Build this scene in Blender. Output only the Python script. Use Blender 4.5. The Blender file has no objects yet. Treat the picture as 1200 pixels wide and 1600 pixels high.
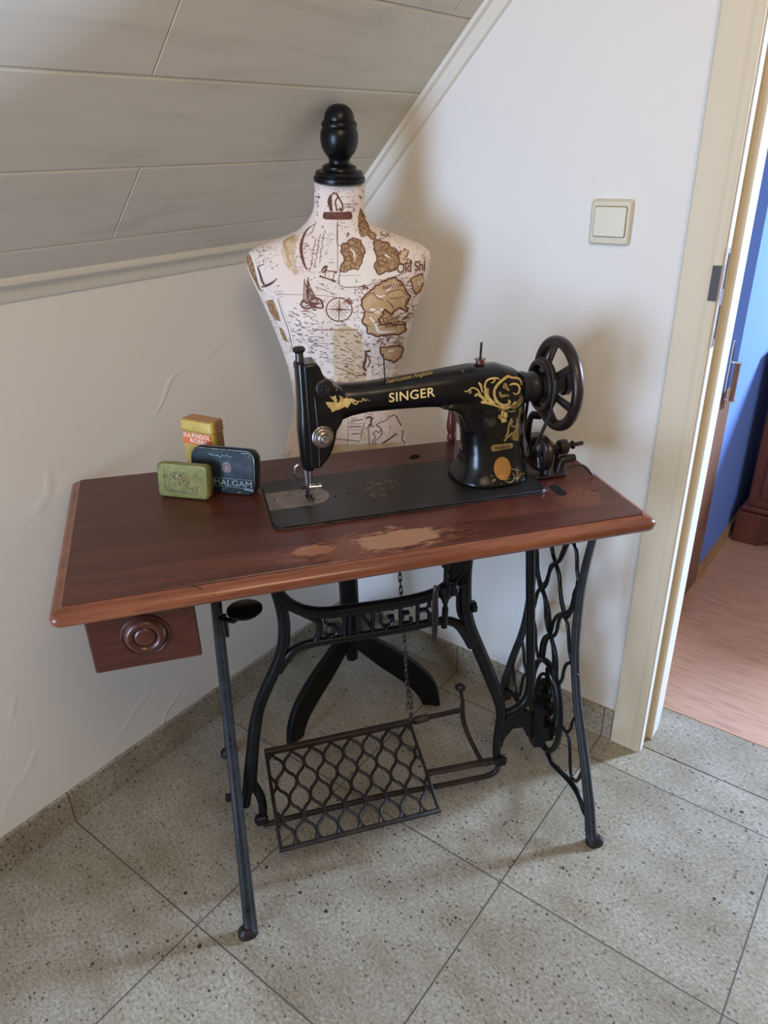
import bpy, bmesh, math, random
from mathutils import Vector, Matrix
from mathutils.bvhtree import BVHTree
random.seed(7)
S = bpy.context.scene
COL = S.collection

# ---------------------------------------------------------------- camera
CAM_R = Vector((0.79661327, 0.60404439, -0.02318771))
CAM_U = Vector((-0.25214935, 0.36690772, 0.89543254))
CAM_F = Vector((-0.54938875, 0.70746668, -0.44459296))
CAM_C = Vector((1.36318178, -1.52508643, 1.4145))
FPX = 1147.76
cam_data = bpy.data.cameras.new('camera')
cam = bpy.data.objects.new('camera', cam_data)
COL.objects.link(cam)
cam_data.sensor_fit = 'HORIZONTAL'
cam_data.sensor_width = 36.0
cam_data.lens = 36.0*FPX/1200.0
cam_data.clip_start = 0.02
m4 = Matrix.Identity(4)
for i in range(3):
    m4[i][0] = CAM_R[i]; m4[i][1] = CAM_U[i]; m4[i][2] = -CAM_F[i]; m4[i][3] = CAM_C[i]
cam.matrix_world = m4
S.camera = cam

# ---------------------------------------------------------------- light
S.view_settings.view_transform = 'Standard'
S.view_settings.look = 'None'
S.view_settings.gamma = 1.0
S.view_settings.use_curve_mapping = False
S.view_settings.exposure = 0.14
world = bpy.data.worlds.new('world'); S.world = world
world.use_nodes = True
bg = world.node_tree.nodes['Background']
bg.inputs['Color'].default_value = (1.0, 0.745, 0.46, 1); bg.inputs['Strength'].default_value = 0.29

def area(name, loc, target, sx, sy, power, color, spread=180):
    d = bpy.data.lights.new(name, 'AREA'); d.shape = 'RECTANGLE'
    d.size = sx; d.size_y = sy; d.energy = power; d.color = color; d.spread = math.radians(spread)
    o = bpy.data.objects.new(name, d); COL.objects.link(o)
    o.location = loc
    o.rotation_euler = (Vector(target)-Vector(loc)).to_track_quat('-Z', 'Y').to_euler()
    return o
area('hall_window_light', (0.42, -3.3, 1.00), (0.42, 0, 0.95), 0.95, 1.5, 17, (0.48, 0.67, 1.0), 75)
area('bedroom_window_light', (2.98, 2.9, 1.85), (1.1, -0.3, 0.2), 0.5, 0.8, 350, (0.50, 0.69, 1.0))
area('ceiling_lamp_light', (1.75, -1.5, 2.3), (0.75, -0.3, 0.8), 0.7, 0.7, 12, (1.0, 0.76, 0.50))

# ---------------------------------------------------------------- frames
ANG = math.radians(52.3)
MT = Matrix.Translation((0.4222, -1.0968, 0)) @ Matrix.Rotation(ANG, 4, 'Z')   # table frame: u along, w depth, z up
MW = Matrix.Identity(4)
SIDE = Vector((0.75029, 0.66111, 0.0)); FRONT = Vector((0.66111, -0.75029, 0.0))       # across / towards the viewer, at the dress form

# ---------------------------------------------------------------- materials
def nm(name, color=(0.5, 0.5, 0.5), rough=0.5, metal=0.0, coat=0.0, spec=0.5):
    m = bpy.data.materials.new(name); m.use_nodes = True
    b = m.node_tree.nodes['Principled BSDF']
    b.inputs['Base Color'].default_value = (*color, 1); b.inputs['Roughness'].default_value = rough
    b.inputs['Metallic'].default_value = metal; b.inputs['Coat Weight'].default_value = coat
    b.inputs['Coat Roughness'].default_value = 0.15
    b.inputs['Specular IOR Level'].default_value = spec
    return m
class G:
    def __init__(s, m): s.m = m; s.t = m.node_tree; s.n = s.t.nodes; s.b = s.n['Principled BSDF']; s.l = s.t.links
    def new(s, ty, **kw):
        n = s.n.new(ty)
        for k, v in kw.items():
            if k.startswith('in_'):
                n.inputs[int(k[3:]) if k[3:].isdigit() else k[3:].replace('_', ' ')].default_value = v
            else: setattr(n, k, v)
        return n
    def link(s, a, b): s.l.new(a, b)
    def obj(s): return s.new('ShaderNodeTexCoord').outputs['Object']
    def mapping(s, src, scale=(1, 1, 1), rot=(0, 0, 0), loc=(0, 0, 0)):
        n = s.new('ShaderNodeMapping'); n.inputs['Scale'].default_value = scale; n.inputs['Rotation'].default_value = rot
        n.inputs['Location'].default_value = loc; s.link(src, n.inputs['Vector']); return n.outputs['Vector']
    def noise(s, src, scale, detail=3, rough=0.5, dist=0.0):
        n = s.new('ShaderNodeTexNoise'); n.inputs['Scale'].default_value = scale; n.inputs['Detail'].default_value = detail
        n.inputs['Roughness'].default_value = rough; n.inputs['Distortion'].default_value = dist
        s.link(src, n.inputs['Vector']); return n.outputs['Fac']
    def voro(s, src, scale, feature='F1'):
        n = s.new('ShaderNodeTexVoronoi'); n.feature = feature; n.inputs['Scale'].default_value = scale
        s.link(src, n.inputs['Vector']); return n
    def ramp(s, src, stops, interp='LINEAR'):
        n = s.new('ShaderNodeValToRGB'); n.color_ramp.interpolation = interp
        e = n.color_ramp.elements
        while len(e) < len(stops): e.new(0.5)
        for q, (p, c) in zip(e, stops):
            q.position = p; q.color = (c, c, c, 1) if isinstance(c, (int, float)) else (*c, 1)
        s.link(src, n.inputs['Fac']); return n.outputs['Color']
    def mix(s, fac, a, b, mode='MIX'):
        n = s.new('ShaderNodeMix', data_type='RGBA', blend_type=mode)
        for k, v in ((0, fac), (6, a), (7, b)):
            if hasattr(v, 'node'): s.link(v, n.inputs[k])
            else: n.inputs[k].default_value = v if k == 0 else ((*v, 1) if len(v) == 3 else v)
        return n.outputs[2]
    def math(s, op, a, b=0.0, c=0.0, clamp=False):
        n = s.new('ShaderNodeMath', operation=op); n.use_clamp = clamp
        for k, v in ((0, a), (1, b), (2, c)):
            if hasattr(v, 'node'): s.link(v, n.inputs[k])
            else: n.inputs[k].default_value = v
        return n.outputs[0]
    def xyz(s, src):
        n = s.new('ShaderNodeSeparateXYZ'); s.link(src, n.inputs[0]); return n.outputs
    def color(s, src): s.link(src, s.b.inputs['Base Color'])
    def rough(s, src): s.link(src, s.b.inputs['Roughness'])
    def bump(s, src, strength=0.3, dist=0.002):
        n = s.new('ShaderNodeBump'); n.inputs['Strength'].default_value = strength; n.inputs['Distance'].default_value = dist
        s.link(src, n.inputs['Height']); s.link(n.outputs[0], s.b.inputs['Normal'])

def mat_wall(name, color=(0.775, 0.745, 0.685)):
    m = nm(name, color, 0.85, spec=0.25); g = G(m); o = g.obj()
    warp = g.noise(o, 1.6, 2, 0.5)
    w = g.new('ShaderNodeTexWave', wave_type='RINGS'); w.inputs['Scale'].default_value = 3.0; w.inputs['Distortion'].default_value = 7.0
    w.inputs['Detail'].default_value = 3.0; w.inputs['Detail Scale'].default_value = 1.3
    g.link(g.mapping(o, (1.0, 1.0, 0.8), loc=(0.3, 0.2, 0.5)), w.inputs['Vector'])
    ridge = g.ramp(w.outputs['Fac'], [(0.0, 0.0), (0.93, 0.0), (1.0, 1.0)])
    mask = g.ramp(g.noise(o, 4.5, 2, 0.5), [(0.53, 0.0), (0.66, 1.0)])
    r = g.math('MULTIPLY', ridge, mask)
    fine = g.noise(o, 60, 4, 0.6)
    h = g.math('ADD', g.math('MULTIPLY', r, 0.6), g.math('MULTIPLY', fine, 0.12))
    h = g.math('ADD', h, g.math('MULTIPLY', g.noise(o, 9, 3, 0.5), 0.5))
    g.bump(h, 0.55, 0.0025)
    return m
M = {}
M['wall'] = mat_wall('plaster')
M['blue'] = nm('blue paint', (0.13, 0.22, 0.55), 0.8, spec=0.2)
def granite(name, grout=True):
    m = nm(name, rough=0.35); g = G(m); o = g.obj()
    fl = g.mapping(o, (1.0, 1.7, 1.4), rot=(0, 0, 0.5))
    base = g.ramp(g.noise(fl, 4.5, 4, 0.6), [(0.30, (0.265, 0.225, 0.155)), (0.5, (0.335, 0.298, 0.228)), (0.70, (0.405, 0.376, 0.31))])
    gr = g.ramp(g.noise(g.mapping(o, (1, 1.5, 1), rot=(0, 0, 0.5)), 120, 5, 0.8), [(0.34, (0.28, 0.25, 0.21)), (0.43, (0.80, 0.78, 0.74)), (0.55, (1.05, 1.04, 1.02)), (0.68, (1.55, 1.55, 1.52))])
    c = g.mix(1.0, base, gr, 'MULTIPLY')
    v = g.voro(g.mapping(o, (1, 1.3, 1)), 95)
    cell = g.xyz(v.outputs['Color'])
    size = g.math('MULTIPLY', g.math('SUBTRACT', cell[0], 0.62, clamp=True), 0.95)
    dark = g.math('GREATER_THAN', size, v.outputs['Distance'])
    clus = g.ramp(g.noise(fl, 5, 3, 0.6), [(0.40, 0.7), (0.60, 1.0)])
    c = g.mix(g.math('MULTIPLY', dark, clus), c, (0.07, 0.06, 0.05))
    v2 = g.voro(g.mapping(o, (1, 1, 1), loc=(3, 5, 1)), 34)
    c2 = g.xyz(v2.outputs['Color'])
    s2 = g.math('MULTIPLY', g.math('SUBTRACT', c2[1], 0.78, clamp=True), 0.75)
    c = g.mix(g.math('GREATER_THAN', s2, v2.outputs['Distance']), c, (0.035, 0.03, 0.03))
    vein = g.ramp(g.noise(g.mapping(o, (1, 4.0, 1), rot=(0, 0, 0.65)), 30, 4, 0.7), [(0.32, 1.0), (0.38, 0.0)])
    vmask = g.ramp(g.noise(fl, 3.5, 3, 0.6), [(0.50, 0.0), (0.62, 0.8)])
    c = g.mix(g.math('MULTIPLY', vein, vmask), c, (0.13, 0.11, 0.08))
    if grout:
        p = g.xyz(o)
        def line(src, off):
            f = g.math('FRACT', g.math('ADD', g.math('DIVIDE', g.math('SUBTRACT', src, off), 0.4515), 20.5))
            return g.math('LESS_THAN', g.math('ABSOLUTE', g.math('SUBTRACT', f, 0.5)), 0.0036)
        lx = line(p[0], 0.4470); ly = line(p[1], -0.1005)
        ln = g.math('MAXIMUM', lx, ly)
        tid = g.new('ShaderNodeTexWhiteNoise', noise_dimensions='2D')
        cx = g.new('ShaderNodeCombineXYZ')
        g.link(g.math('FLOOR', g.math('DIVIDE', g.math('SUBTRACT', p[0], 0.4470), 0.4515)), cx.inputs[0])
        g.link(g.math('FLOOR', g.math('DIVIDE', g.math('ADD', p[1], 0.1005), 0.4515)), cx.inputs[1])
        g.link(cx.outputs[0], tid.inputs['Vector'])
        tone = g.ramp(tid.outputs['Value'], [(0.0, 0.90), (1.0, 1.06)])
        c = g.mix(1.0, c, tone, 'MULTIPLY')
        c = g.mix(ln, c, (0.10, 0.085, 0.065))
        g.bump(g.math('SUBTRACT', 1.0, ln), 0.3, 0.001)
    g.color(c)
    g.rough(g.ramp(g.noise(o, 30, 3), [(0.3, 0.30), (0.7, 0.45)]))
    return m
M['granite'] = granite('granite tiles')
M['granite_plain'] = granite('granite slab', False)
def wood(name, dark, mid, light, scale=1.0, rough=0.35, axis=0, coat=0.2):
    m = nm(name, rough=rough, coat=coat); g = G(m); o = g.obj()
    sc = [9.0, 9.0, 9.0]; sc[axis] = 0.9
    v = g.mapping(o, tuple(a*scale for a in sc))
    c = g.ramp(g.noise(v, 3.0, 6, 0.62, 0.4), [(0.28, dark), (0.5, mid), (0.75, light)])
    pores = g.ramp(g.noise(g.mapping(o, tuple(a*scale*6 for a in sc)), 4.0, 2, 0.5), [(0.35, 0.78), (0.5, 1.0)])
    g.color(g.mix(1.0, c, pores, 'MULTIPLY'))
    return m, g, o
M['laminate'] = wood('laminate', (0.50, 0.28, 0.18), (0.54, 0.31, 0.205), (0.58, 0.345, 0.235), 0.5, 0.45)[0]
M['oak_trim'] = wood('oak trim', (0.33, 0.17, 0.08), (0.42, 0.23, 0.11), (0.5, 0.3, 0.16), 1, 0.5, 2)[0]
M['brown_trim'] = wood('brown door wood', (0.13, 0.06, 0.035), (0.19, 0.09, 0.05), (0.25, 0.13, 0.08), 1, 0.5, 2)[0]
M['cherry'] = wood('cherry wardrobe', (0.07, 0.018, 0.012), (0.12, 0.032, 0.02), (0.17, 0.05, 0.03), 1, 0.4, 2)[0]
mp = nm('ceiling panel', (0.60, 0.58, 0.52), 0.6, spec=0.3); g = G(mp); o = g.obj()
n_ = g.noise(g.mapping(o, (7, 0.9, 7)), 3.2, 5, 0.6, 0.8)
g.color(g.ramp(n_, [(0.30, (0.56, 0.52, 0.435)), (0.46, (0.625, 0.585, 0.50)), (0.8, (0.66, 0.62, 0.53))]))
g.bump(n_, 0.08, 0.001)
M['panel'] = mp
M['cream'] = nm('cream gloss paint', (0.68, 0.59, 0.43), 0.5, spec=0.3)
M['cove'] = nm('cream moulding', (0.70, 0.66, 0.56), 0.5)
M['jamb'] = nm('off white jamb paint', (0.78, 0.76, 0.74), 0.5)
M['switch'] = nm('ivory plastic', (0.62, 0.56, 0.40), 0.35)
M['switch_rocker'] = nm('ivory rocker plastic', (0.70, 0.64, 0.48), 0.3)
M['dark'] = nm('dark gap', (0.012, 0.010, 0.008), 0.9, spec=0.1)
def speckmat(name, c1, c2, rough, metal, scale=25, coat=0, spec=0.5, bump=0.0):
    m = nm(name, c1, rough, metal, coat, spec); g = G(m); o = g.obj()
    n = g.noise(o, scale, 5, 0.65)
    g.color(g.ramp(n, [(0.42, c1), (0.66, c2)]))
    g.rough(g.ramp(g.noise(o, scale*0.6, 3), [(0.3, rough*0.75), (0.7, min(1, rough*1.3))]))
    if bump: g.bump(g.noise(o, 260, 3), bump, 0.0008)
    return m
M['iron'] = speckmat('black enamelled iron', (0.0045, 0.0045, 0.0055), (0.007, 0.007, 0.008), 0.30, 0.0, 18, 0.0, 0.24, 0.12)
M['rust_iron'] = speckmat('rusty treadle iron', (0.014, 0.011, 0.010), (0.038, 0.024, 0.018), 0.5, 0.1, 22, 0, 0.35, 0.3)
M['japan'] = speckmat('black japanned enamel', (0.003, 0.003, 0.0035), (0.006, 0.006, 0.007), 0.20, 0.0, 14, 0.0, 0.42)
M['japan_worn'] = speckmat('worn black enamel', (0.009, 0.008, 0.009), (0.018, 0.016, 0.015), 0.36, 0.0, 10, 0.0, 0.42)
M['brown_iron'] = speckmat('browned iron', (0.016, 0.010, 0.009), (0.035, 0.02, 0.017), 0.38, 0.3, 16, 0.1)
M['steel'] = speckmat('tarnished steel', (0.30, 0.25, 0.22), (0.46, 0.41, 0.37), 0.34, 0.9, 30)
M['chrome'] = nm('bright steel', (0.62, 0.62, 0.64), 0.18, 1.0)
M['dark_steel'] = speckmat('dark steel', (0.05, 0.045, 0.045), (0.13, 0.115, 0.11), 0.35, 0.8, 40)
M['plate'] = speckmat('brown steel plate', (0.20, 0.165, 0.145), (0.30, 0.25, 0.225), 0.42, 0.6, 30)
M['gold'] = speckmat('gold transfer', (0.50, 0.33, 0.09), (0.70, 0.50, 0.18), 0.45, 0.25, 120)
M['gold_pale'] = nm('pale gold lettering', (0.80, 0.58, 0.24), 0.45, 0.1)
M['gold_dark'] = speckmat('dull gold transfer', (0.19, 0.12, 0.035), (0.36, 0.24, 0.08), 0.5, 0.2, 90)
M['brass'] = speckmat('aged brass', (0.50, 0.22, 0.05), (0.62, 0.30, 0.08), 0.4, 0.5, 60)
M['black_wood'] = nm('black satin wood', (0.0035, 0.0035, 0.0045), 0.30, 0, 0.0, 0.30)
M['dark_bronze'] = nm('dark bronze', (0.045, 0.032, 0.02), 0.5)
M['leather'] = nm('dark leather', (0.012, 0.008, 0.007), 0.6)
M['leg_iron'] = speckmat('dusty black iron', (0.010, 0.011, 0.013), (0.022, 0.022, 0.025), 0.42, 0.0, 30, 0.0, 0.4, 0.15)

# table top veneer with its own wear patches
mt_, g, o = wood('red mahogany top', (0.050, 0.012, 0.008), (0.082, 0.020, 0.012), (0.125, 0.036, 0.020), 0.9, 0.36, 0, 0.05)
tb = g.b.inputs['Base Color'].links[0].from_socket
P3 = g.xyz(g.mapping(o, loc=(0.52, 0.17, 0)))
def patch(cx, cy, rx, ry, edge=0.35):
    dx = g.math('DIVIDE', g.math('SUBTRACT', P3[0], cx), rx); dy = g.math('DIVIDE', g.math('SUBTRACT', P3[1], cy), ry)
    d = g.math('SQRT', g.math('ADD', g.math('MULTIPLY', dx, dx), g.math('MULTIPLY', dy, dy)))
    n = g.noise(g.mapping(o, (14, 40, 14)), 2.2, 6, 0.7)
    v = g.math('ADD', d, g.math('MULTIPLY', g.math('SUBTRACT', n, 0.5), 2.6))
    return g.ramp(v, [(0.78, 1.0), (0.95, 0.0)])
c = g.mix(patch(0.535, 0.048, 0.085, 0.036), tb, (0.38, 0.21, 0.115))
c = g.mix(g.math('MULTIPLY', patch(0.385, 0.052, 0.035, 0.022), 0.8), c, (0.36, 0.15, 0.07))
c = g.mix(g.math('MULTIPLY', patch(0.49, 0.042, 0.17, 0.045), 0.45), c, (0.22, 0.075, 0.035))
c = g.mix(g.math('MULTIPLY', patch(0.90, 0.105, 0.05, 0.04), 0.45), c, (0.20, 0.06, 0.03))
g.color(c)
M['top'] = mt_
M['edge'] = wood('polished table edge', (0.11, 0.028, 0.012), (0.19, 0.054, 0.022), (0.30, 0.10, 0.042), 1.0, 0.30, 0, 0.2)[0]
M['mahog'] = wood('mahogany', (0.050, 0.013, 0.009), (0.078, 0.021, 0.013), (0.115, 0.034, 0.020), 1.2, 0.33, 0, 0.2)[0]
M['spindle'] = wood('turned red wood', (0.10, 0.022, 0.014), (0.15, 0.038, 0.022), (0.2, 0.06, 0.03), 1.5, 0.35, 2, 0.2)[0]

# printed map fabric
mf = nm('printed map fabric', (0.80, 0.68, 0.58), 0.9, spec=0.15); g = G(mf); o = g.obj()
cloth = g.mix(g.ramp(g.noise(o, 9, 2), [(0.4, 0.0), (0.65, 1.0)]), (0.81, 0.70, 0.60), (0.81, 0.655, 0.555))
z_ = g.xyz(o)[2]
n1 = g.noise(g.mapping(o, (1, 1, 1), loc=(1.7, 0.3, 2.2)), 13, 6, 0.62)
low = g.ramp(z_, [(0.0, 1.0), (1.0, 0.0)])
coast = g.math('ABSOLUTE', g.math('SUBTRACT', n1, 0.655))
land = g.math('GREATER_THAN', n1, 0.655)
c = g.mix(g.math('MULTIPLY', land, 0.75), cloth, (0.62, 0.40, 0.20))
c = g.mix(g.math('LESS_THAN', coast, 0.012), c, (0.17, 0.065, 0.045))
# rows of broken script
sx = g.noise(g.mapping(o, (70, 70, 330)), 1.0, 2, 0.5)
smask = g.ramp(g.noise(o, 10, 2), [(0.50, 0.0), (0.54, 1.0)])
scr = g.math('MULTIPLY', g.math('LESS_THAN', sx, 0.36), smask)
c = g.mix(g.math('MULTIPLY', scr, 0.85), c, (0.20, 0.085, 0.06))
thin = g.noise(g.mapping(o, (1, 1, 1), loc=(5, 1, 8)), 24, 4, 0.6)
c = g.mix(g.math('MULTIPLY', g.math('LESS_THAN', g.math('ABSOLUTE', g.math('SUBTRACT', thin, 0.42)), 0.0045), 0.8), c, (0.22, 0.10, 0.07))
g.color(c)
g.bump(g.noise(o, 500, 2), 0.15, 0.0005)
M['fabric'] = mf
M['fabric_plain'] = nm('cream piping', (0.84, 0.74, 0.63), 0.9, spec=0.15)
M['print'] = speckmat('brown print ink', (0.13, 0.052, 0.038), (0.20, 0.085, 0.06), 0.9, 0, 120, 0, 0.1)
M['print_tan'] = speckmat('tan print ink', (0.50, 0.33, 0.17), (0.60, 0.42, 0.24), 0.9, 0, 60, 0, 0.1)
M['print_ochre'] = speckmat('pale ochre print ink', (0.62, 0.46, 0.28), (0.74, 0.58, 0.42), 0.9, 0, 30, 0, 0.1)
M['print_cream'] = nm('cream print ground', (0.83, 0.74, 0.62), 0.9, spec=0.1)
M['print_brown_tex'] = speckmat('mottled tan print', (0.22, 0.11, 0.055), (0.55, 0.36, 0.19), 0.9, 0, 170, 0, 0.1)

# ---------------------------------------------------------------- mesh tools
def catmull(pts, n=6, closed=False):
    P = [Vector(p) for p in pts]; out = []; L = len(P)
    if L < 3: return P
    rng = range(L if closed else L-1)
    for i in rng:
        p1 = P[i]; p2 = P[(i+1) % L]
        p0 = P[(i-1) % L] if (closed or i > 0) else p1*2-p2
        p3 = P[(i+2) % L] if (closed or i < L-2) else p2*2-p1
        for k in range(n):
            t = k/n
            out.append(0.5*((2*p1)+(-p0+p2)*t+(2*p0-5*p1+4*p2-p3)*t*t+(-p0+3*p1-3*p2+p3)*t**3))
    if not closed: out.append(P[-1])
    return out
def lerp_list(vals, n, count, closed=False):
    out = []; L = len(vals)
    for i in range(L if closed else L-1):
        for k in range(n):
            t = k/n; out.append(vals[i]*(1-t)+vals[(i+1) % L]*t)
    if not closed: out.append(vals[-1])
    return out
class MB:
    def __init__(s): s.v = []; s.f = []
    def add(s, vs, fs):
        k = len(s.v); s.v += [Vector(v) for v in vs]; s.f += [tuple(i+k for i in f) for f in fs]; return s
    def box(s, a, b):
        x0, y0, z0 = a; x1, y1, z1 = b
        return s.add([(x0,y0,z0),(x1,y0,z0),(x1,y1,z0),(x0,y1,z0),(x0,y0,z1),(x1,y0,z1),(x1,y1,z1),(x0,y1,z1)],
                     [(0,3,2,1),(4,5,6,7),(0,1,5,4),(1,2,6,5),(2,3,7,6),(3,0,4,7)])
    def hexa(s, lo, hi):
        return s.add(list(lo)+list(hi), [(0,3,2,1),(4,5,6,7),(0,1,5,4),(1,2,6,5),(2,3,7,6),(3,0,4,7)])
    def rings(s, rings, cap=True, closed=False):
        n = len(rings[0]); vs = [v for r in rings for v in r]; fs = []; L = len(rings)
        for i in range(L if closed else L-1):
            for j in range(n):
                a = i*n+j; b = i*n+(j+1) % n; c = ((i+1) % L)*n+(j+1) % n; d = ((i+1) % L)*n+j
                fs.append((a, b, c, d))
        if cap and not closed:
            fs.append(tuple(reversed(range(n)))); fs.append(tuple((L-1)*n+j for j in range(n)))
        return s.add(vs, fs)
    def tube(s, pts, r, sides=10, smooth=0, closed=False, flat=None, nrm=None):
        """tube along pts; r number or list; flat=(a,b) scales across / along nrm"""
        L = len(pts)
        rr = list(r) if isinstance(r, (list, tuple)) else [r]*L
        P = [Vector(p) for p in pts]
        if smooth and L > 2: P = catmull(P, smooth, closed); rr = lerp_list(rr, smooth, L, closed)
        rings = []; L = len(P); prev = None
        for i in range(L):
            a = P[(i-1) % L] if (closed or i > 0) else P[i]; b = P[(i+1) % L] if (closed or i < L-1) else P[i]
            t = (b-a).normalized()
            if nrm is not None: x = Vector(nrm)
            elif prev is None: x = Vector((0, 0, 1)) if abs(t.z) < 0.9 else Vector((1, 0, 0))
            else: x = prev
            x = (x-t*x.dot(t))
            if x.length < 1e-6: x = t.orthogonal()
            x.normalize(); prev = x; y = t.cross(x)
            fa, fb = flat if flat else (1, 1)
            if sides == 4:
                rings.append([P[i]+x*rr[i]*fb*q+y*rr[i]*fa*w for q, w in ((1, 1), (1, -1), (-1, -1), (-1, 1))])
            else:
                rings.append([P[i]+x*rr[i]*fb*math.sin(2*math.pi*k/sides)+y*rr[i]*fa*math.cos(2*math.pi*k/sides) for k in range(sides)])
        return s.rings(rings, True, closed)
    def cyl(s, a, b, r, r2=None, sides=24): return s.tube([a, b], [r, r if r2 is None else r2], sides)
    def lathe(s, origin, axis, prof, sides=32, sx=1.0, sy=1.0, xdir=None):
        """prof list of (radius, height along axis)"""
        a = Vector(axis).normalized(); x = Vector(xdir) if xdir else a.orthogonal(); x = (x-a*x.dot(a)).normalized(); y = a.cross(x)
        o = Vector(origin)
        rings = [[o+a*h+x*(max(r, 1e-5)*sx*math.cos(2*math.pi*k/sides))+y*(max(r, 1e-5)*sy*math.sin(2*math.pi*k/sides)) for k in range(sides)] for r, h in prof]
        return s.rings(rings, True)
    def prism(s, poly, off):
        """poly: list of 3D points, off: extrusion vector"""
        n = len(poly); off = Vector(off); A = [Vector(p) for p in poly]
        fs = [tuple(range(n)), tuple(reversed(range(n, 2*n)))]+[(i, i+n, (i+1) % n+n, (i+1) % n) for i in range(n)]
        return s.add(A+[p+off for p in A], [tuple(reversed(f)) for f in fs])
    def ring(s, c, axis, R, r, sides=40, tsides=10, sx=1.0, sy=1.0, xdir=None):
        a = Vector(axis).normalized(); x = Vector(xdir) if xdir else a.orthogonal(); x = (x-a*x.dot(a)).normalized(); y = a.cross(x); c = Vector(c)
        return s.tube([c+x*R*sx*math.cos(2*math.pi*k/sides)+y*R*sy*math.sin(2*math.pi*k/sides) for k in range(sides)], r, tsides, closed=True, nrm=a)
def rrect(cx, cy, hx, hy, r, n=5):
    out = []
    for (sx, sy, a0) in ((1, 1, 0), (-1, 1, 90), (-1, -1, 180), (1, -1, 270)):
        for k in range(n+1):
            a = math.radians(a0+90*k/n)
            out.append((cx+sx*(hx-r)+r*math.cos(a), cy+sy*(hy-r)+r*math.sin(a)))
    return out

ROOTM = {}
def base(name, label, cat, loc, frame=MW, group=None, rot=0):
    o = bpy.data.objects.new(name, None); COL.objects.link(o); o.empty_display_size = 0.05
    mw = frame @ Matrix.Translation(loc) @ Matrix.Rotation(rot, 4, 'Z')
    o.matrix_world = mw; ROOTM[o.name] = mw.copy()
    o['label'] = label; o['category'] = cat
    if group: o['group'] = group
    return o
def part(name, mb, mat, parent=None, frame=MW, smooth=35, bevel=0.0, label=None, segs=2, origin=None, kind=None):
    """link mb as one mesh object. mb coordinates are in frame; children get coordinates relative to their parent"""
    pm = ROOTM[parent.name] if parent else MW
    if origin is not None: pm2 = frame @ Matrix.Translation(origin)
    else: pm2 = pm
    conv = pm2.inverted() @ frame
    me = bpy.data.meshes.new(name)
    me.from_pydata([tuple(conv @ v) for v in mb.v], [], mb.f); me.update()
    bm = bmesh.new(); bm.from_mesh(me); bmesh.ops.recalc_face_normals(bm, faces=bm.faces); bm.to_mesh(me); bm.free()
    mats = mat if isinstance(mat, (list, tuple)) else [mat]
    for q in mats: me.materials.append(q)
    if smooth:
        for p in me.polygons: p.use_smooth = True
        me.set_sharp_from_angle(angle=math.radians(smooth))
    o = bpy.data.objects.new(name, me); COL.objects.link(o)
    if parent: o.parent = parent
    o.matrix_basis = (pm.inverted() @ pm2) if parent else pm2
    ROOTM[o.name] = pm2.copy()
    if bevel:
        b = o.modifiers.new('bevel', 'BEVEL'); b.width = bevel; b.segments = segs; b.limit_method = 'ANGLE'; b.angle_limit = math.radians(40)
    if label: o['label'] = label
    if kind: o['kind'] = kind
    return o
def struct(name, mb, mat, **kw):
    return part(name, mb, mat, kind='structure', **kw)
def solo(name, mb, mat, label, cat, frame=MW, group=None, **kw):
    o = part(name, mb, mat, None, frame, **kw); o['label'] = label; o['category'] = cat
    if group: o['group'] = group
    return o

# ================================================================ THE SETTING
struct('floor', MB().box((-0.12, -3.6, -0.05), (3.2, 0.012, 0.0)), M['granite'], smooth=0)
struct('trim_1', MB().box((0.93, 0.0158, -0.05), (2.0, 0.1915, 0.0)), M['granite_plain'], smooth=0, label='granite threshold slab in the doorway')
struct('trim_5', MB().box((0.9, 0.005, -0.06), (2.0, 0.20, -0.004)), M['dark'], smooth=0, label='dark joint beside the threshold')
struct('trim_2', MB().box((0.75, 0.1935, -0.05), (3.2, 3.4, 0.001)), M['laminate'], smooth=0, label='pink-brown laminate floor of the next room')
struct('wall_left', MB().box((-0.12, -3.6, 0.0), (0.0, 0.14, 1.225)), M['wall'], smooth=0)
wr = MB()
wr.hexa([(-0.12, 0, 0), (0.965, 0, 0), (0.965, 0.14, 0), (-0.12, 0.14, 0)], [(-0.12, 0, 1.07), (0.965, 0, 2.155), (0.965, 0.14, 2.155), (-0.12, 0.14, 1.07)])
wr.hexa([(0.965, 0, 2.06), (3.2, 0, 2.06), (3.2, 0.14, 2.06), (0.965, 0.14, 2.06)], [(0.965, 0, 2.155), (3.2, 0, 2.5), (3.2, 0.14, 2.5), (0.965, 0.14, 2.155)])
wr.box((1.86, 0, 0), (3.2, 0.14, 2.06))
struct('wall_right', wr, M['wall'], smooth=0)

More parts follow.
